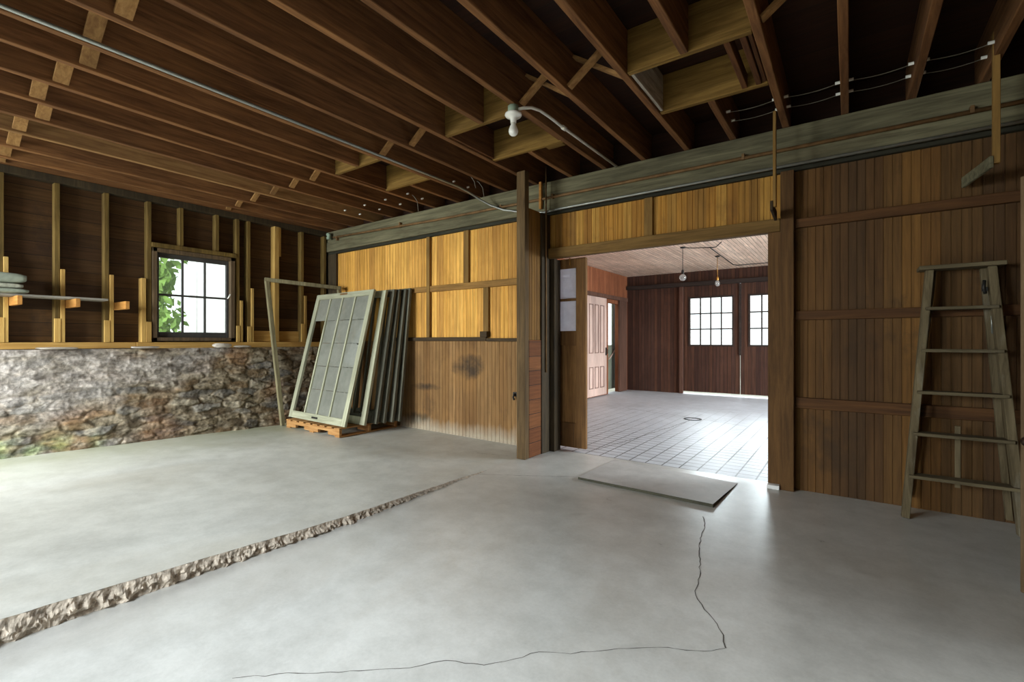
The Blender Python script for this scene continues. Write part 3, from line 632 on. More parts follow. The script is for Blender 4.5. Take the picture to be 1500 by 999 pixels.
# ---- brown sliding door half pulled into the doorway
yd = 4.79
mb = MB()
for b in ((-3.60, -2.83, .03, 2.195), (-2.53, -2.405, .03, 2.195), (-2.83, -2.53, 2.085, 2.195), (-2.83, -2.53, 1.71, 1.74), (-2.83, -2.53, 1.20, 1.365), (-2.83, -2.53, .03, 0.31)):
    mb.box(b[0], b[1], yd, yd+0.045, b[2], b[3], 0.003)
d1 = struct(mb.build('door_1', M['door'], loc=(-2.9, yd, 0.03)), 'brown sliding door with two papered panes in the wide doorway', 'door')
MB().box(-2.832, -2.528, yd+0.014, yd+0.030, 0.308, 1.202, 0).build('lower_panel', M['door_panel'], d1)['label'] = 'mottled brown lower panel'
for z0, z1 in ((1.365, 1.71), (1.74, 2.085)): MB().box(-2.83, -2.53, yd+0.018, yd+0.022, z0, z1, 0).build('pane', M['frosted'], d1)['label'] = 'whitish papered pane'
MB().tube([(-2.60, yd-0.012, 2.12), (-2.60, yd-0.012, 2.20)], 0.006, 8).build('hook', M['brass'], d1)

# ---- small window in the window wall
mb = MB(); y0, y1, z0, z1 = 2.148, 3.108, 1.25, 2.41
for b in ((y0, y0+.05, z0, z1), (y1-.055, y1, z0, z1), (y0, y1, z0, z0+.045), (y0, y1, z1-.05, z1)): mb.box(-7.13, -6.985, b[0], b[1], b[2], b[3], 0.004)
win = struct(mb.build('window_1', M['window_wood'], loc=(-7.05, 2.63, 1.25)), 'small six-pane window in the dark board wall', 'window')
mb = MB(); gy0, gy1, gz0, gz1 = 2.235, 3.02, 1.365, 2.305
for b in ((y0+.05, gy0, z0+.045, z1-.05), (gy1, y1-.055, z0+.045, z1-.05), (gy0, gy1, z0+.045, gz0), (gy0, gy1, gz1, z1-.05), (gy0, gy1, 1.825, 1.850)): mb.box(-7.09, -7.05, b[0], b[1], b[2], b[3], 0.003)
w_ = (gy1-gy0)/3
for k in (1, 2): mb.box(-7.085, -7.055, gy0+w_*k-0.011, gy0+w_*k+0.011, gz0, gz1, 0.002)
mb.build('sash', M['sash_dark'], win)
MB().box(-7.072, -7.068, gy0, gy1, gz0, gz1, 0).build('pane', M['glass'], win)
mb = MB(); mb.tube([(-7.045, 3.035, 1.84), (-7.02, 3.035, 1.85), (-7.005, 3.055, 1.90)], 0.009, 8); mb.build('sash_latch', M['porcelain'], win)

# ---- outside
struct(MB().box(-60, 40, -40, 60, -0.40, -0.20, 0).build('ground', M['grass']), 'green ground outside the barn', 'ground')
hs = thing('neighbouring_house', (-11.6, 4.28, -0.2), 'white clapboard building outside the small window', 'building'); hs.rotation_euler = (0, 0, R(-25))
mb = MB(); mb.box(-5, -0.01, 0, 7, 0, 4.5, 0)
for k in range(34): mb.bar((0.010, 0, 0.2+k*0.13), (0.010, 7, 0.2+k*0.13), 0.02, 0.135, (0.12, 0, 1), 0)
mb.build('clapboard_wall', M['siding'], hs, local=True)
MB().box(-0.1, 0.05, -0.05, 0.08, 0, 4.5, 0.005).build('corner_board', M['siding'], hs, local=True)
mb = MB(); mb.bm.faces.new([mb.bm.verts.new(p) for p in ((0.35, -0.3, 4.5), (0.35, 7.3, 4.5), (-2.5, 7.3, 6.3), (-2.5, -0.3, 6.3))]); mb.bm.faces.new([mb.bm.verts.new(p) for p in ((-5.3, -0.3, 4.5), (-2.5, -0.3, 6.3), (-2.5, 7.3, 6.3), (-5.3, 7.3, 4.5))])
rf = mb.build('roof', M['far_track'], hs, local=True); md = rf.modifiers.new('thick', 'SOLIDIFY'); md.thickness = 0.08
tr = thing('leafy_tree', (-15.8, 3.6, -0.2), 'sunlit green tree outside the small window', 'tree')
MB().tube([(-15.8, 3.6, -0.25), (-15.7, 3.65, 1.0), (-15.8, 3.5, 2.5), (-15.9, 3.6, 4)], [0.2, 0.17, 0.13, 0.06]).build('trunk', M['bark'], tr)
mb = MB(); rnd = random.Random(4); clus = [(rnd.uniform(-17, -14.5), rnd.uniform(2.0, 4.7), rnd.uniform(0.1, 5.0), rnd.uniform(.5, 0.95)) for _ in range(52)]
for i in range(15000):
    cx, cy, cz, cr = rnd.choice(clus)
    v = Vector((rnd.gauss(0, 1), rnd.gauss(0, 1), rnd.gauss(0, 1))).normalized()*cr*rnd.random()**.4
    p = Vector((cx, cy, cz))+v; a = Vector((rnd.uniform(-1, 1), rnd.uniform(-1, 1), rnd.uniform(-1, 1))).normalized(); b = a.orthogonal().normalized(); s = rnd.uniform(.07, .15)
    vs4 = [mb.bm.verts.new(p+q) for q in (a*s*1.3, b*s*.6, -a*s*1.3, -b*s*.6)]; mb.bm.faces.new(vs4)
mb.build('foliage', M['leaf'], tr)

# ================================================================== JOISTS
JX = {'L': -7.02, 'K': -6.75, 'J': -6.33, 'I': -5.84, 'H': -5.40, 'G': -4.97, 'F': -4.545, 'E': -4.12, 'D': -3.765, 'C': -3.34, 'B': -2.92, 'A': -2.475,
      'Z1': -2.075, 'Z2': -1.66, 'Z3': -1.24, 'Z4': -0.84, 'Z5': -0.43, 'Z6': -0.025, 'Z7': 0.385, 'Z8': 0.77, 'Z9': 1.17}
order = list(JX)
JT = 0.05
def joist(x, y0, y1, mat, label):
    mb = MB(); rn = random.Random(int(x*1000)); n = 10
    # slightly wavy board, swept along Y
    rings = []
    for i in range(n+1):
        y = y0+(y1-y0)*i/n; dx_ = 0.004*noise.noise(Vector((y*.8, x*5, 0))); dz = 0.0 if i in (0, n) else 0.004*noise.noise(Vector((y*.9, x*5, 9)))-0.003
        e = 0.004; pr = [(-JT/2, ZD-0.002), (-JT/2, ZJ+e+dz), (-JT/2+e, ZJ+dz), (JT/2-e, ZJ+dz), (JT/2, ZJ+e+dz), (JT/2, ZD-0.002)]
        rings.append([mb.bm.verts.new((x+dx_+a, y, b)) for a, b in pr])
    for a, b in zip(rings, rings[1:]):
        for k in range(6): mb.bm.faces.new((a[k], b[k], b[(k+1) % 6], a[(k+1) % 6]))
    mb.bm.faces.new(rings[0]); mb.bm.faces.new(rings[-1][::-1])
    o = mb.build('ceiling_joist', mat, loc=(x, (y0+y1)/2, ZJ))
    return tag(o, label, 'joist', 'exposed ceiling joists')
H1, H2 = 3.05, 3.73     # chute headers
names = {}
for i, k in enumerate(order):
    lab = ORD[i]+' brown ceiling joist from the window wall'; names[k] = lab
    mat = M['joist_pale'] if k in ('I',) else M['joist']
    if k in ('A', 'E', 'Z4'):
        ch = {'A': 'the chute with the white bulb', 'E': 'the chute beside the conduit', 'Z4': 'the chute with the whitewashed board'}[k]
        joist(JX[k], -1.84, H1-0.025, mat, 'long cut-off joist ending at '+ch)
        joist(JX[k], H2+0.025, 4.74, mat, 'short joist stub between the beam and '+ch)
    else:
        joist(JX[k], -1.84, 4.74, mat, lab)
trim(M['deck'], [(-7.0, 1.3, 4.745, 4.78, ZJ, ZD)], 'dark board added behind the joist bays to stop light leaking in')  # added board, keeps light from leaking in and the gaps dark

def chute(ka, kb, label, white=None, strips=()):
    xa, xb = JX[ka]+JT/2+0.002, JX[kb]-JT/2-0.002
    t_ = thing('hay_chute_frame', ((xa+xb)/2, (H1+H2)/2, ZJ), label, 'chute frame', 'framed openings between joists')
    for y in (H1, H2): MB().box(xa, xb, y-0.022, y+0.022, ZJ+0.002, ZD-0.004, 0.004).build('header', M['header'], t_)
    a = MB().box(xa+.004, xa+.026, H1+.024, H2-.024, ZJ+0.012, ZD-0.006); a.build('liner_board', M['whitewashed'] if white else M['liner'], t_)
    if white: t_.children[-1]['label'] = 'whitewashed liner board'
    MB().box(xb-.030, xb-.008, H1+.024, H2-.024, ZJ+0.012, ZD-0.006).build('liner_board', M['liner'], t_)
    for s in strips: MB().box(s, s+.035, H1+.024, H2-.024, ZJ+0.004, ZJ+0.10).build('cross_strip', M['liner'], t_)
    return t_
c1 = chute('B', 'Z1', 'framed chute opening beside the white light bulb')
MB().box(-2.30, -2.12, H2+0.024, H2+0.09, ZJ+0.005, ZJ+0.035).build('block', M['header'], c1)
c2 = chute('F', 'D', 'framed chute opening crossed by the long conduit')
c3 = chute('Z3', 'Z5', 'framed chute opening with a whitewashed side board', True, (-0.62, -0.53))

# cross bridging between the joists, one row near the viewer and one row towards the beam
def bridge(ka, kb, y, w, flip, row, t=0.022):
    xa, xb = JX[ka]+JT/2+.003, JX[kb]-JT/2-.003
    za, zb = (ZJ+.022, ZD-.025) if not flip else (ZD-.025, ZJ+.022)
    mb = MB(); mb.bar((xa, y, za), (xb, y, zb), w, t, (0, 0, 1), 0.002)
    o = mb.build('bridging_board', M['bridging'], loc=((xa+xb)/2, y, (za+zb)/2))
    i = order.index(ka)
    tag(o, 'bridging board %s between the %s and %s joists from the window wall' % (row, ORD[i], ORD[i+1]), 'bridging', 'cross bridging between joists')
near = {'L': .86, 'K': .86, 'J': .86, 'I': .83, 'H': .90, 'G': .80, 'F': .85, 'E': .90, 'D': .84, 'C': .88, 'B': .86}
for a, y in near.items():
    b = order[order.index(a)+1]
    bridge(a, b, y, 0.085, False, 'far from the beam')
bridge('H', 'G', 1.00, 0.03, True, 'leaning backwards')
for a in ('L', 'K', 'J', 'I', 'H', 'G', 'D', 'C', 'Z1', 'Z2', 'Z5', 'Z6'):
    b = order[order.index(a)+1]
    bridge(a, b, 2.99 if a[0] == 'Z' else 3.02, 0.062, False, 'near the beam')
for a in ('Z1', 'Z2'):
    bridge(a, order[order.index(a)+1], 3.075, 0.062, True, 'leaning the other way')

# ================================================================== STUDS
STY = [0.870, 1.289, 1.709, 2.118, 3.151, 3.301, 4.115, 4.509]
for i, y in enumerate(STY):
    o = MB().box(-7.098, XW, y-.023, y+.023, 1.236, 2.968, 0.003).build('wall_stud', M['stud'], loc=(-7.05, y, 1.236))
    tag(o, ['old wall stud behind the folded canvas', 'old wall stud behind the middle of the shelf', 'old wall stud at the end of the shelf', 'old wall stud close beside the window, shelf side', 'old wall stud close beside the window, away from the shelf',
            'second old wall stud from the window, away from the shelf', 'old wall stud behind the leaning frame', 'last old wall stud, in the corner beside the beam end'][i], 'wall stud', 'old studs of the window wall')
for i, y in enumerate((2.463, 2.885)):
    o = MB().box(-7.098, XW, y-.023, y+.023, 2.475, 2.968, 0.003).build('wall_stud', M['stud'], loc=(-7.05, y, 2.475))
    tag(o, ['short stud above the window, shelf side', 'short stud above the window, corner side'][i], 'wall stud', 'old studs of the window wall')
trim(M['stud'], [(-7.098, -6.985, 2.142, 3.127, 2.415, 2.472)], 'header board over the small window')
o = MB().box(-7.10, -6.985, 3.665, 3.735, 1.236, 2.968, 0.003).build('wall_stud', M['new_stud'], loc=(-7.05, 3.7, 1.236)); tag(o, 'full-height pale new pine stud near the corner', 'wall stud')
o = MB().box(-7.09, -7.0, 3.737, 3.772, 2.53, 2.968, 0.003).build('stud_scab', M['new_stud'], loc=(-7.05, 3.75, 2.53)); tag(o, 'short pale scab at the top of the new pine stud', 'wood scab', 'pale pine scabs on the studs')
SC = [(0.905, .035, 2.11, 'tall pale scab behind the folded canvas'), (1.332, .036, 2.035, 'tall pale scab at the middle shelf arm'), (1.752, .036, 2.022, 'tall pale scab at the last shelf arm'),
      (2.058, .045, 2.016, 'tall pale scab beside the window, shelf side'), (3.194, .035, 1.822, 'pale scab beside the window, corner side'), (3.344, .035, 2.009, 'tall pale scab on the second stud past the window'), (4.158, .035, 1.966, 'tall pale scab behind the leaning frame')]
for y, w, zt, lb in SC:
    o = MB().box(-7.095, -6.978, y-w/2, y+w/2, 1.236, zt, 0.003).build('stud_scab', M['new_stud'], loc=(-7.05, y, 1.236)); tag(o, lb, 'wood scab', 'pale pine scabs on the studs')
for y, zt, lb in ((0.868, 1.49, 'low pale stud foot under the folded canvas'), (1.288, 1.495, 'low pale stud foot under the middle of the shelf'), (1.708, 1.49, 'low pale stud foot below the shelf end'), (2.108, 1.487, 'low pale stud foot beside the window, shelf side'),
              (3.15, 1.466, 'low pale stud foot beside the window, corner side'), (3.30, 1.459, 'low pale stud foot second past the window'), (4.113, 1.52, 'low pale stud foot behind the leaning frame')):
    o = MB().box(-6.997, -6.972, y-.026, y+.026 if abs(y-3.15) > .1 else y+.02, 1.236, zt, 0.003).build('stud_scab', M['new_stud'], loc=(-6.98, y, 1.236)); tag(o, lb, 'wood scab', 'pale pine scabs on the studs')
trim(M['new_pine_y'], [(-7.099, -7.06, 3.345, 4.09, 1.236, 1.40)], 'low pale pine board between studs near the corner')

# ================================================================== SHELF
for i, y in enumerate((0.945, 1.372, 1.79)):
    mb = MB(); mb.bar((-6.99, y, 1.655), (-6.58, y, 1.652), 0.038, 0.088, (0, 0, 1), 0.003)
    o = mb.build('pine_bracket', M['orange_pine'], loc=(-6.98, y, 1.65)); tag(o, ['orange pine arm under the folded canvas', 'orange pine arm under the middle of the shelf', 'orange pine arm past the shelf end, carrying nothing'][i], 'shelf arm', 'pine arms of the wall shelf')
sh = MB().box(-6.975, -6.74, 0.2, 1.66, 1.699, 1.722, 0.003).build('shelf_board', M['shelf_board'], loc=(-6.86, 1.0, 1.70)); tag(sh, 'thin grey shelf board resting on pine arms', 'shelf')
# folded canvas
t_ = thing('folded_canvas', (-6.80, 0.7, 1.722), 'grey green folded canvas lying on the wall shelf', 'canvas')
def pad(y1, z0, z1, x0, x1, seed, mat, name):
    mb = MB(); bmesh.ops.create_grid(mb.bm, x_segments=1, y_segments=1); mb.bm.clear()
    seg = 16; n = 24; rings = []
    for i in range(n+1):
        y = 0.2+(y1-0.2)*i/n; e = 1-(max(0, (i-n+4)/4))**3*0.4
        rg = []
        for k in range(seg):
            a = 2*math.pi*k/seg; ca, sa = math.cos(a), math.sin(a)
            p = Vector((math.copysign(abs(ca)**.45, ca), 0, math.copysign(abs(sa)**.5, sa)))
            w = 1+0.06*noise.noise(Vector((y*7+seed, ca*2, sa*2)))
            rg.append(mb.bm.verts.new(((x0+x1)/2+p.x*(x1-x0)/2*w, y, (z0+z1)/2+p.z*(z1-z0)/2*e*(w if p.z > 0 else 1))))
        rings.append(rg)
    for a, b in zip(rings, rings[1:]):
        for k in range(seg):
            f = mb.bm.faces.new((a[k], a[(k+1) % seg], b[(k+1) % seg], b[k])); f.smooth = True
    mb.bm.faces.new(rings[0][::-1]); mb.bm.faces.new(rings[-1])
    return mb.build(name, mat, t_)
pad(1.005, 1.8215, 1.925, -6.93, -6.66, 1, M['tarp'], 'top_fold'); pad(0.985, 1.768, 1.8225, -6.94, -6.68, 5, M['tarp_pale'], 'middle_fold')
pad(1.02, 1.7235, 1.769, -6.94, -6.65, 9, M['tarp'], 'bottom_fold')

# ================================================================== LEANING SASHES + PALLET
zs = slab_h(-5.8, 4.1)
px0, px1, py0, py1 = -6.47, -5.22, 3.56, 4.50
pal = thing('wooden_pallet', ((px0+px1)/2, (py0+py1)/2, zs), 'orange wooden pallet under the leaning sashes', 'pallet')
zp = zs+0.002
for y in (py0+.022, (py0+py1)/2, py1-.022):   # notched stringers
    mb = MB(); mb.box(px0+.003, px1-.003, y-.02, y+.02, zp+.058, zp+.10); W_ = px1-px0
    for a, b in ((0.003, .19*W_), (.36*W_, .62*W_), (.80*W_, W_-.003)): mb.box(px0+a, px0+b, y-.02, y+.02, zp+.016, zp+.0585)
    mb.build('stringer', M['pallet'], pal)
for k in range(8):
    a = px0+k*(px1-px0-.11)/7; MB().box(a, a+.11, py0, py1, zp+.101, zp+.118).build('deck_board', M['pallet_y'], pal)
for a in (px0, (px0+px1)/2-.05, px1-.10): MB().box(a, a+.10, py0, py1, zp, zp+.015).build('bottom_board', M['pallet_y'], pal)

def sash(loc, width, height, tilt, rz, cols_, rows, label, mats, missing=(), glass=None, th=0.036, st=0.085, parts=True):
    """a glazed sash standing on its bottom rail and leaning back by tilt; local x along, z up, front at y=0"""
    r = thing('window_sash', loc, label, 'window sash', 'old sashes leaning in a stack'); r.rotation_euler = (-tilt, 0, rz)
    fm, fx = mats
    def add(name, m, *b):
        mb = MB(); mb.box(*b, 0.003); return mb.build(name, m, r, local=True)
    add('stile', fm, 0, st, 0, th, 0, height); add('stile', fm, width-st, width, 0, th, 0, height)
    add('bottom_rail', fx, st, width-st, 0, th, 0, st*1.15); add('top_rail', fx, st, width-st, 0, th, height-st*.95, height)
    gx0, gx1, gz0, gz1 = st, width-st, st*1.15, height-st*.95
    for k in range(1, cols_):
        x = gx0+(gx1-gx0)*k/cols_; add('glazing_bar', fm, x-.014, x+.014, -0.001, th-.002, gz0, gz1)
    cw = (gx1-gx0)/cols_; rh = (gz1-gz0)/rows
    if glass:
        for c_ in range(cols_):
            for q in range(rows):
                if (c_, q) in missing: continue
                a = gx0+c_*cw+.006; z0_ = gz0+q*rh+(0.005 if q else 0); b = a+cw-.012; z1_ = gz0+(q+1)*rh
                mb = MB(); yy = th*.5+(q % 2)*.003
                if (c_, q) == (cols_-1, 2):   # broken corner
                    poly = [(a, z0_), (b, z0_), (b, z1_-.16), (b-.015, z1_-.02), (b-.06, z1_-.01), (b-.05, z1_), (a, z1_)]
                    f_ = [mb.bm.verts.new((x, yy, z)) for x, z in poly]; k_ = [mb.bm.verts.new((x, yy+.003, z)) for x, z in poly]
                    mb.bm.faces.new(f_); mb.bm.faces.new(k_[::-1])
                    for i in range(len(poly)): mb.bm.faces.new((f_[i], k_[i], k_[(i+1) % len(poly)], f_[(i+1) % len(poly)]))
                else: mb.box(a, b, yy, yy+.003, z0_, z1_, 0)
                mb.build('pane', M['dusty_glass'], r, local=True)
    return r
top = zp+0.119
s1 = sash((-6.585, 3.655, top+.012), 1.405, 1.84, R(14.0), R(-2.0), 4, 5, 'front pale green sash with dusty panes and one empty column', (M['sash'], M['sash_x']), missing={(0, 0), (0, 1), (0, 2), (0, 3)}, glass=True)
mb = MB(); mb.box(.62, .76, -0.012, 0, 0.035, 0.06); mb.build('sash_lift', M['black_metal'], s1, local=True)
mb = MB(); mb.box(.63, .80, -0.008, 0, 1.80, 1.825); mb.build('rusty_catch', M['rust_pipe'], s1, local=True)
REAR = [(3.86, 11.2, -5.10, 1.82, 'second sash of the stack, pale stile and open gap behind the front sash'), (4.02, 9.6, -5.06, 1.83, 'third sash of the leaning stack, dark grey edge'), (4.13, 8.4, -5.04, 1.83, 'fourth sash of the leaning stack, grey edge'),
        (4.235, 7.6, -5.00, 1.83, 'fifth sash of the leaning stack, dark edge'), (4.335, 6.0, -4.97, 1.84, 'rearmost sash of the stack, nearest the amber wall')]
for i, (y, tl, xr, hgt, lb) in enumerate(REAR):
    sash((xr-1.08, y, top+.008), 1.08, hgt, R(tl), R(-1.0), 2, 1, lb, (M['sash'] if i == 0 else M['old_sash'],)*2, th=0.040, st=0.09)

# weathered frame leaning against the window wall
fr = thing('door_frame', (-6.63, 3.58, slab_h(-6.6, 3.58)), 'weathered bare wooden frame leaning against the window wall', 'frame')
fz = slab_h(-6.6, 3.58)
MB().bar((-6.635, 3.60, fz+.002), (-6.885, 3.50, 2.12), 0.055, 0.05, (1, 0, 0)).build('leg', M['old_frame'], fr)
MB().bar((-6.43, 4.545, fz+.03), (-6.56, 4.47, 2.06), 0.055, 0.05, (1, 0, 0)).build('leg', M['old_frame'], fr)
MB().bar((-6.905, 3.475, 2.145), (-6.545, 4.49, 2.085), 0.06, 0.055).build('head', M['old_frame'], fr)
MB().bar((-6.63, 3.62, fz+.02), (-6.53, 4.03, fz+.025), 0.05, 0.035).build('sill', M['old_frame'], fr)

# ================================================================== STEPLADDER
ld = thing('stepladder', (0.62, 4.40, 0), 'weathered wooden stepladder with paint splashes leaning on the brown wall', 'ladder')
A0, A1 = Vector((0.327, 4.34, 0.002)), Vector((0.470, 4.475, 1.752)); B0, B1 = Vector((0.905, 4.34, 0.002)), Vector((0.786, 4.475, 1.752))
for p, q in ((A0, A1), (B0, B1)): MB().bar(p, q, 0.045, 0.075, (0, 1, 0)).build('rail', M['ladder'], ld)
for z in (1.478, 1.183, 0.889, 0.598, 0.300):
    f = z/1.752; a = A0.lerp(A1, f); b = B0.lerp(B1, f)
    MB().box(a.x-.006, b.x+.006, a.y-.065, a.y+.048, z-.011, z+.011).build('step', M['ladder_x'], ld)
MB().box(0.408, 0.850, 4.395, 4.565, 1.754, 1.782, 0.005).build('top_cap', M['ladder_x'], ld)
for p, q in (((0.345, 4.548, 0.10), (0.50, 4.545, 1.752)), ((0.885, 4.548, 0.04), (0.757, 4.545, 1.752))): MB().bar(p, q, 0.035, 0.04, (0, 1, 0)).build('rear_leg', M['ladder'], ld)
MB().box(0.602, 0.632, 4.452, 4.470, 0.23, 0.66).build('brace', M['ladder'], ld)
mb = MB(); mb.tube([(0.748, 4.45, 1.66), (0.742, 4.44, 1.61), (0.752, 4.45, 1.57)], 0.010, 8); mb.box(0.735, 0.765, 4.44, 4.46, 1.585, 1.615); mb.build('hinge', M['black_metal'], ld)
MB().tube([(0.478, 4.49, 1.42), (0.46, 4.53, 1.30)], 0.006, 8).build('spreader', M['conduit'], ld); MB().tube([(0.79, 4.49, 1.42), (0.80, 4.53, 1.30)], 0.006, 8).build('spreader', M['conduit'], ld)

# ================================================================== PIPES, WIRES, LAMP
def arc(p, q, r_, n=7):
    return [Vector(p).lerp(Vector(q), i/n)+Vector(r_)*math.sin(math.pi*i/n) for i in range(n+1)]
mb = MB(); xg, zg = -3.66, 3.030
pts = [(xg, -1.8, zg), (xg, 3.2, zg), (xg, 4.05, zg), (xg+.01, 4.22, zg-.02), (xg+.06, 4.36, zg-.08), (xg+.16, 4.45, zg-.15), (xg+.32, 4.50, zg-.22), (xg+.6, 4.52, zg-.29), (-2.80, 4.53, 2.700), (-2.6, 4.52, 2.706), (1.28, 4.52, 2.712)]
mb.tube(pts, 0.0125, 10); o = mb.build('electrical_conduit', M['conduit'], loc=(xg, 0, zg)); tag(o, 'long galvanised conduit running under a joist and along the beam', 'conduit')
mb = MB(); mb.tube([(-6.80, 4.53, 2.93), (-4.5, 4.53, 2.868), (-2.9, 4.53, 2.855), (1.28, 4.53, 2.845)], 0.016, 10)
for x in (-6.7, -5.2, -3.4, -2.68, -0.75, 0.7): mb.box(x-.012, x+.012, 4.512, 4.56, 2.835 if x > -5 else 2.87, 2.885 if x > -5 else 2.94, 0.002)
o = mb.build('water_pipe', M['rust_pipe'], loc=(-3, 4.53, 2.87)); tag(o, 'rusty brown pipe fixed along the face of the beam', 'pipe')
mb = MB(); mb.lathe([(0.03, -.05), (0.035, -.03), (.025, 0), (.04, .02), (.03, .05)], 12, (-6.87, 4.49, 2.95)); o = mb.build('pipe_valve', M['box_green'], loc=(-6.86, 4.5, 2.9)); tag(o, 'pale green valve at the corner end of the rusty pipe', 'valve')
mb = MB(); mb.tube([(-2.745, 4.494, 0.9), (-2.745, 4.494, 3.2)], 0.009, 10); o = mb.build('riser_pipe', M['rust_pipe'], loc=(-2.745, 4.55, 0.9)); tag(o, 'thin upright pipe in front of the beam beside the doorway', 'pipe')
MB().box(-2.845, -2.815, 4.50, 4.535, 2.74, 3.045).build('riser_stick', M['orange_pine'], loc=(-2.83, 4.5, 2.72)); tag(bpy.data.objects['riser_stick'], 'orange stick standing against the beam beside the stall post', 'stick')
# lamp over the chute
lx, ly = -2.085, 2.935
lamp = thing('ceiling_lamp', (lx, ly, 3.03), 'white porcelain ceiling lamp holder with bare bulb', 'lamp')
mb = MB(); mb.lathe([(0.040, 2.995), (0.043, 3.0), (0.043, 3.045)], 8, (lx, ly, 0)); mb.build('junction_box', M['box_green'], lamp)
mb = MB(); mb.lathe([(0.022, 2.915), (0.024, 2.945), (0.030, 2.955), (0.058, 2.965), (0.066, 2.975), (0.064, 2.986), (0.045, 2.995)], 28, (lx, ly, 0)); mb.build('lamp_holder', M['porcelain'], lamp)
mb = MB(); mb.lathe([(0.004, 2.817), (0.018, 2.820), (0.031, 2.832), (0.037, 2.850), (0.035, 2.868), (0.027, 2.888), (0.020, 2.903), (0.018, 2.916)], 24, (lx, ly, 0)); mb.build('bulb', M['bulb'], lamp)
mb = MB(); mb.tube([(-2.05, 2.945, 3.015), (-2.02, 2.97, 3.026), (-1.975, 3.02, 3.037), (-1.95, 3.10, 3.040), (-1.938, 3.22, 3.035), (-1.936, 3.40, 3.030), (-1.925, 4.53, 3.030)], 0.0115, 10)
mb.tube([(-1.936, 3.43, 3.030), (-1.935, 3.48, 3.030)], 0.018, 10)
o = mb.build('lamp_conduit', M['white_conduit'], loc=(-1.936, 3.4, 3.03)); tag(o, 'whitish curved conduit feeding the ceiling lamp', 'conduit')

# knob-and-tube wiring: porcelain tubes through the joists, two wires along the beam
def tube_pair(k, ys, z, where):
    for j, y in enumerate(ys):
        mb = MB(); mb.tube([(JX[k]-.055, y, z), (JX[k]+.055, y, z)], 0.011, 8)
        o = mb.build('porcelain_tube', M['porcelain'], loc=(JX[k], y, z))
        tag(o, 'white wiring tube %s in the %s joist from the window wall' % (('nearer the beam' if j else 'farther off the beam'), ORD[order.index(k)]), 'insulator', 'porcelain wiring tubes')
for k in ('Z5', 'Z6', 'Z7', 'Z8'): tube_pair(k, (4.17, 4.36), 3.13, 'right')
for j, y in enumerate((4.17, 4.36)):
    mb = MB(); mb.tube([(JX['Z4']-.055, y, 3.13), (JX['Z4']+.055, y, 3.13)], 0.011, 8); o = mb.build('porcelain_tube', M['porcelain'], loc=(JX['Z4'], y, 3.13))
    tag(o, 'porcelain tube in the short joist stub, '+('nearer the beam' if j else 'farther from the beam'), 'insulator', 'porcelain wiring tubes')
    xs_ = [JX[k] for k in ('Z4', 'Z5', 'Z6', 'Z7', 'Z8')]; pts = []
    for a, b in zip(xs_, xs_[1:]): pts += [Vector((a+(b-a)*i/8, y, 3.13-0.02*math.sin(math.pi*i/8))) for i in range(8)]
    pts.append(Vector((xs_[-1], y, 3.13)))
    mb = MB(); mb.tube(pts, 0.0028, 6); o = mb.build('electrical_wire', M['wire'], loc=(0, y, 3.13)); tag(o, 'thin old wire strung through porcelain tubes, '+('nearer the beam' if j else 'farther from the beam'), 'wire')
for k in ('D', 'F', 'G', 'H', 'I'): tube_pair(k, (4.05, 4.30), 3.10, 'left')
for j, (x, y) in enumerate(((-3.44, 3.98), (-3.50, 4.20), (-4.50, 4.12))):
    mb = MB(); mb.tube([(x, y, 3.10), (x+.03, y, 3.08), (x+.06, y+.03, 3.02), (x+.07, y+.04, 2.95-.03*j)], 0.004, 6); o = mb.build('electrical_wire', M['wire'], loc=(x, y, 3.1))
    tag(o, ['cut wire end dangling under the joist bay beside the conduit', 'cut wire end dangling close to the beam', 'cut wire end dangling beside the cut chute joist'][j], 'wire')

# hangers below the joists
for nm, x, xe, z0, z1, lb in (('Z5', -0.468, -0.470, 2.30, 3.06, 'hanging wood strip with a small arm beside the doorway post'), ('Z8', 0.762, 0.690, 2.37, 3.20, 'hanging wood strip with a grey arm above the stepladder')):
    h = thing('hanging_bracket', (x, 4.2, z0), lb, 'hanger', 'strips hanging from the joists')
    MB().box(x-.014 if nm == 'Z5' else x-.020, x+.008 if nm == 'Z5' else x+.014, 4.18, 4.22, z0, z1 if nm == 'Z8' else 3.048).build('strip', M['wallstud'], h)
    mb = MB(); zz = z0+.01; mb.bar((x-.028 if nm == 'Z8' else x-.022, 4.17, zz), (xe-.03, 4.515 if nm == 'Z5' else 4.57, zz-.01), 0.02, 0.075); mb.build('arm', M['beam'] if nm == 'Z8' else M['ledge'], h)

# door leaf standing open beside the stepladder
lf = thing('side_door', (0.70, 3.36, 0.012), 'tan plank door standing open beside the stepladder', 'door')
rotm = Matrix.Rotation(math.atan2(2.9-3.36, 1.25-0.70), 3, 'Z'); cx, cy = (0.70+1.25)/2, (3.36+2.9)/2; L = math.hypot(.55, .46)
MB().box(cx-L/2, cx+L/2, cy-.02, cy+.02, 0.012, 2.06, 0.004, rotm).build('leaf', M['tan_door'], lf)
kn = Vector((0.745, 3.36, 0.76)); nrm = rotm @ Vector((0, -1, 0))
mb = MB(); mb.tube([kn+nrm*.0, kn+nrm*.03, kn+nrm*.045, kn+nrm*.062, kn+nrm*.07], [.010, .010, .026, .026, .012], 14); mb.build('knob', M['knob'], lf)

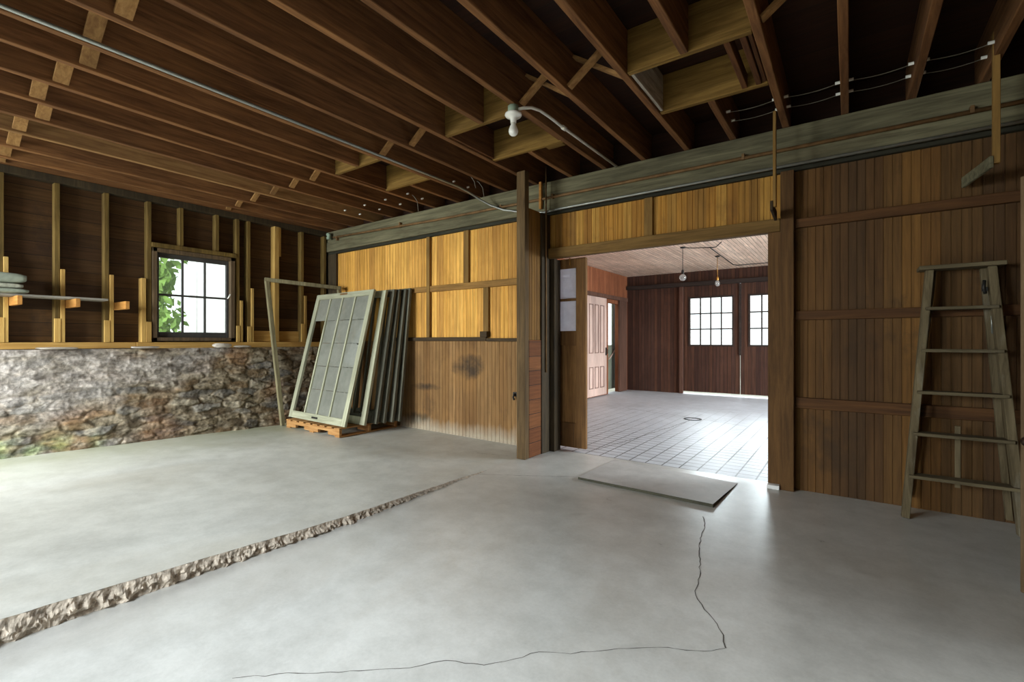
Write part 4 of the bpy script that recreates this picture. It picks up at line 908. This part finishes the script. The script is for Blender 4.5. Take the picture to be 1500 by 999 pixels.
# ramp sheet in the doorway and the white scrap beside it
rm = thing('ramp_sheet', (-1.4, 4.2, 0), 'flat grey ramp sheet lying in the wide doorway', 'ramp')
P4 = [(-1.985, 3.80), (-0.826, 3.745), (-0.79, 4.50), (-2.0, 4.66)]; zf = 0.028; zb = 0.006
bm = bmesh.new(); tp = [bm.verts.new((x, y, (zf if y < 4 else zb)+(-.004 if x < -1.9 and y < 4 else 0))) for x, y in P4]; bt = [bm.verts.new((x, y, 0.003)) for x, y in P4]
bm.faces.new(tp); bm.faces.new(bt[::-1])
for i in range(4): f = bm.faces.new((bt[i], bt[(i+1) % 4], tp[(i+1) % 4], tp[i])); f.material_index = 1
q = MB(); q.bm.free(); q.bm = bm; q.build('sheet', [M['steel_sheet'], M['shadow_edge']], rm)
mb = MB(); mb.box(-0.565, -0.47, 4.50, 4.57, 0.001, 0.035, 0.004); o = mb.build('white_block', M['paper'], loc=(-0.52, 4.54, 0)); tag(o, 'small white block at the foot of the doorway trim', 'block')
mb = MB()
for a in (0,): 
    seg = 28; ring = [[mb.bm.verts.new((-2.025+math.cos(2*math.pi*k/seg)*r_, 7.80+math.sin(2*math.pi*k/seg)*r_, z_)) for k in range(seg)] for r_, z_ in ((.135, .001), (.135, .008), (.105, .008), (.105, .001))]
    for u in range(3):
        for k in range(seg): mb.bm.faces.new((ring[u][k], ring[u][(k+1) % seg], ring[u+1][(k+1) % seg], ring[u+1][k]))
o = mb.build('drain_ring', M['black_metal'], loc=(-2.025, 7.8, 0)); tag(o, 'round iron drain ring in the far floor', 'drain')
mb = MB(); mb.tube([(-3.235, 4.60, 0.62), (-3.235, 4.57, 0.615), (-3.24, 4.555, 0.58), (-3.225, 4.56, 0.55)], 0.012, 8); mb.box(-3.27, -3.20, 4.588, 4.60, 0.59, 0.64); o = mb.build('iron_latch', M['black_metal'], loc=(-3.235, 4.6, 0.55)); tag(o, 'small black iron latch on the stained wainscot', 'latch')

# pendants of the far room
for i, (x, y, zb_, lb) in enumerate(((-2.355, 8.42, 2.31, 'pendant bulb with a dark socket, hung on a short cord'), (-2.055, 9.68, 2.31, 'pendant bulb with a brass socket, hung deeper in the far room'))):
    p_ = thing('pendant_lamp', (x, y, ZC), lb, 'pendant', 'hanging bulbs in the far room')
    mb = MB(); mb.lathe([(.04, ZC-.02), (.045, ZC-.002)], 14, (x, y, 0)); mb.build('canopy', M['black_metal'], p_)
    mb = MB(); mb.tube([(x, y, ZC-.015), (x, y, zb_+.17)], 0.005, 6); mb.build('cord', M['black_metal'] if i == 0 else M['brass'], p_)
    mb = MB(); mb.lathe([(.018, zb_+.105), (.024, zb_+.115), (.022, zb_+.165), (.010, zb_+.185)], 14, (x, y, 0)); mb.build('socket', M['black_metal'] if i == 0 else M['brass'], p_)
    mb = MB(); r_ = .060 if i == 0 else .045
    mb.lathe([(.004, zb_-.012), (r_*.6, zb_), (r_*.95, zb_+.03), (r_, zb_+.05), (r_*.8, zb_+.082), (.018, zb_+.106)], 18, (x, y, 0)); mb.build('bulb', M['bulb_clear'], p_)
mb = MB(); mb.tube([(-2.36, 8.42, ZC-.01), (-2.2, 8.45, ZC-.03), (-1.95, 8.7, ZC-.01), (-1.85, 8.6, ZC-.03), (-1.7, 8.3, ZC-.01)], 0.007, 6); mb.tube([(-1.97, 8.7, ZC-.01), (-2.0, 10.9, ZC-.012), (-1.95, 11.05, ZC-.012), (-0.4, 11.1, ZC-.012)], 0.008, 6)
o = mb.build('ceiling_cable', M['black_metal'], loc=(-2, 9, ZC)); tag(o, 'dark cable running across the pale far ceiling', 'cable')
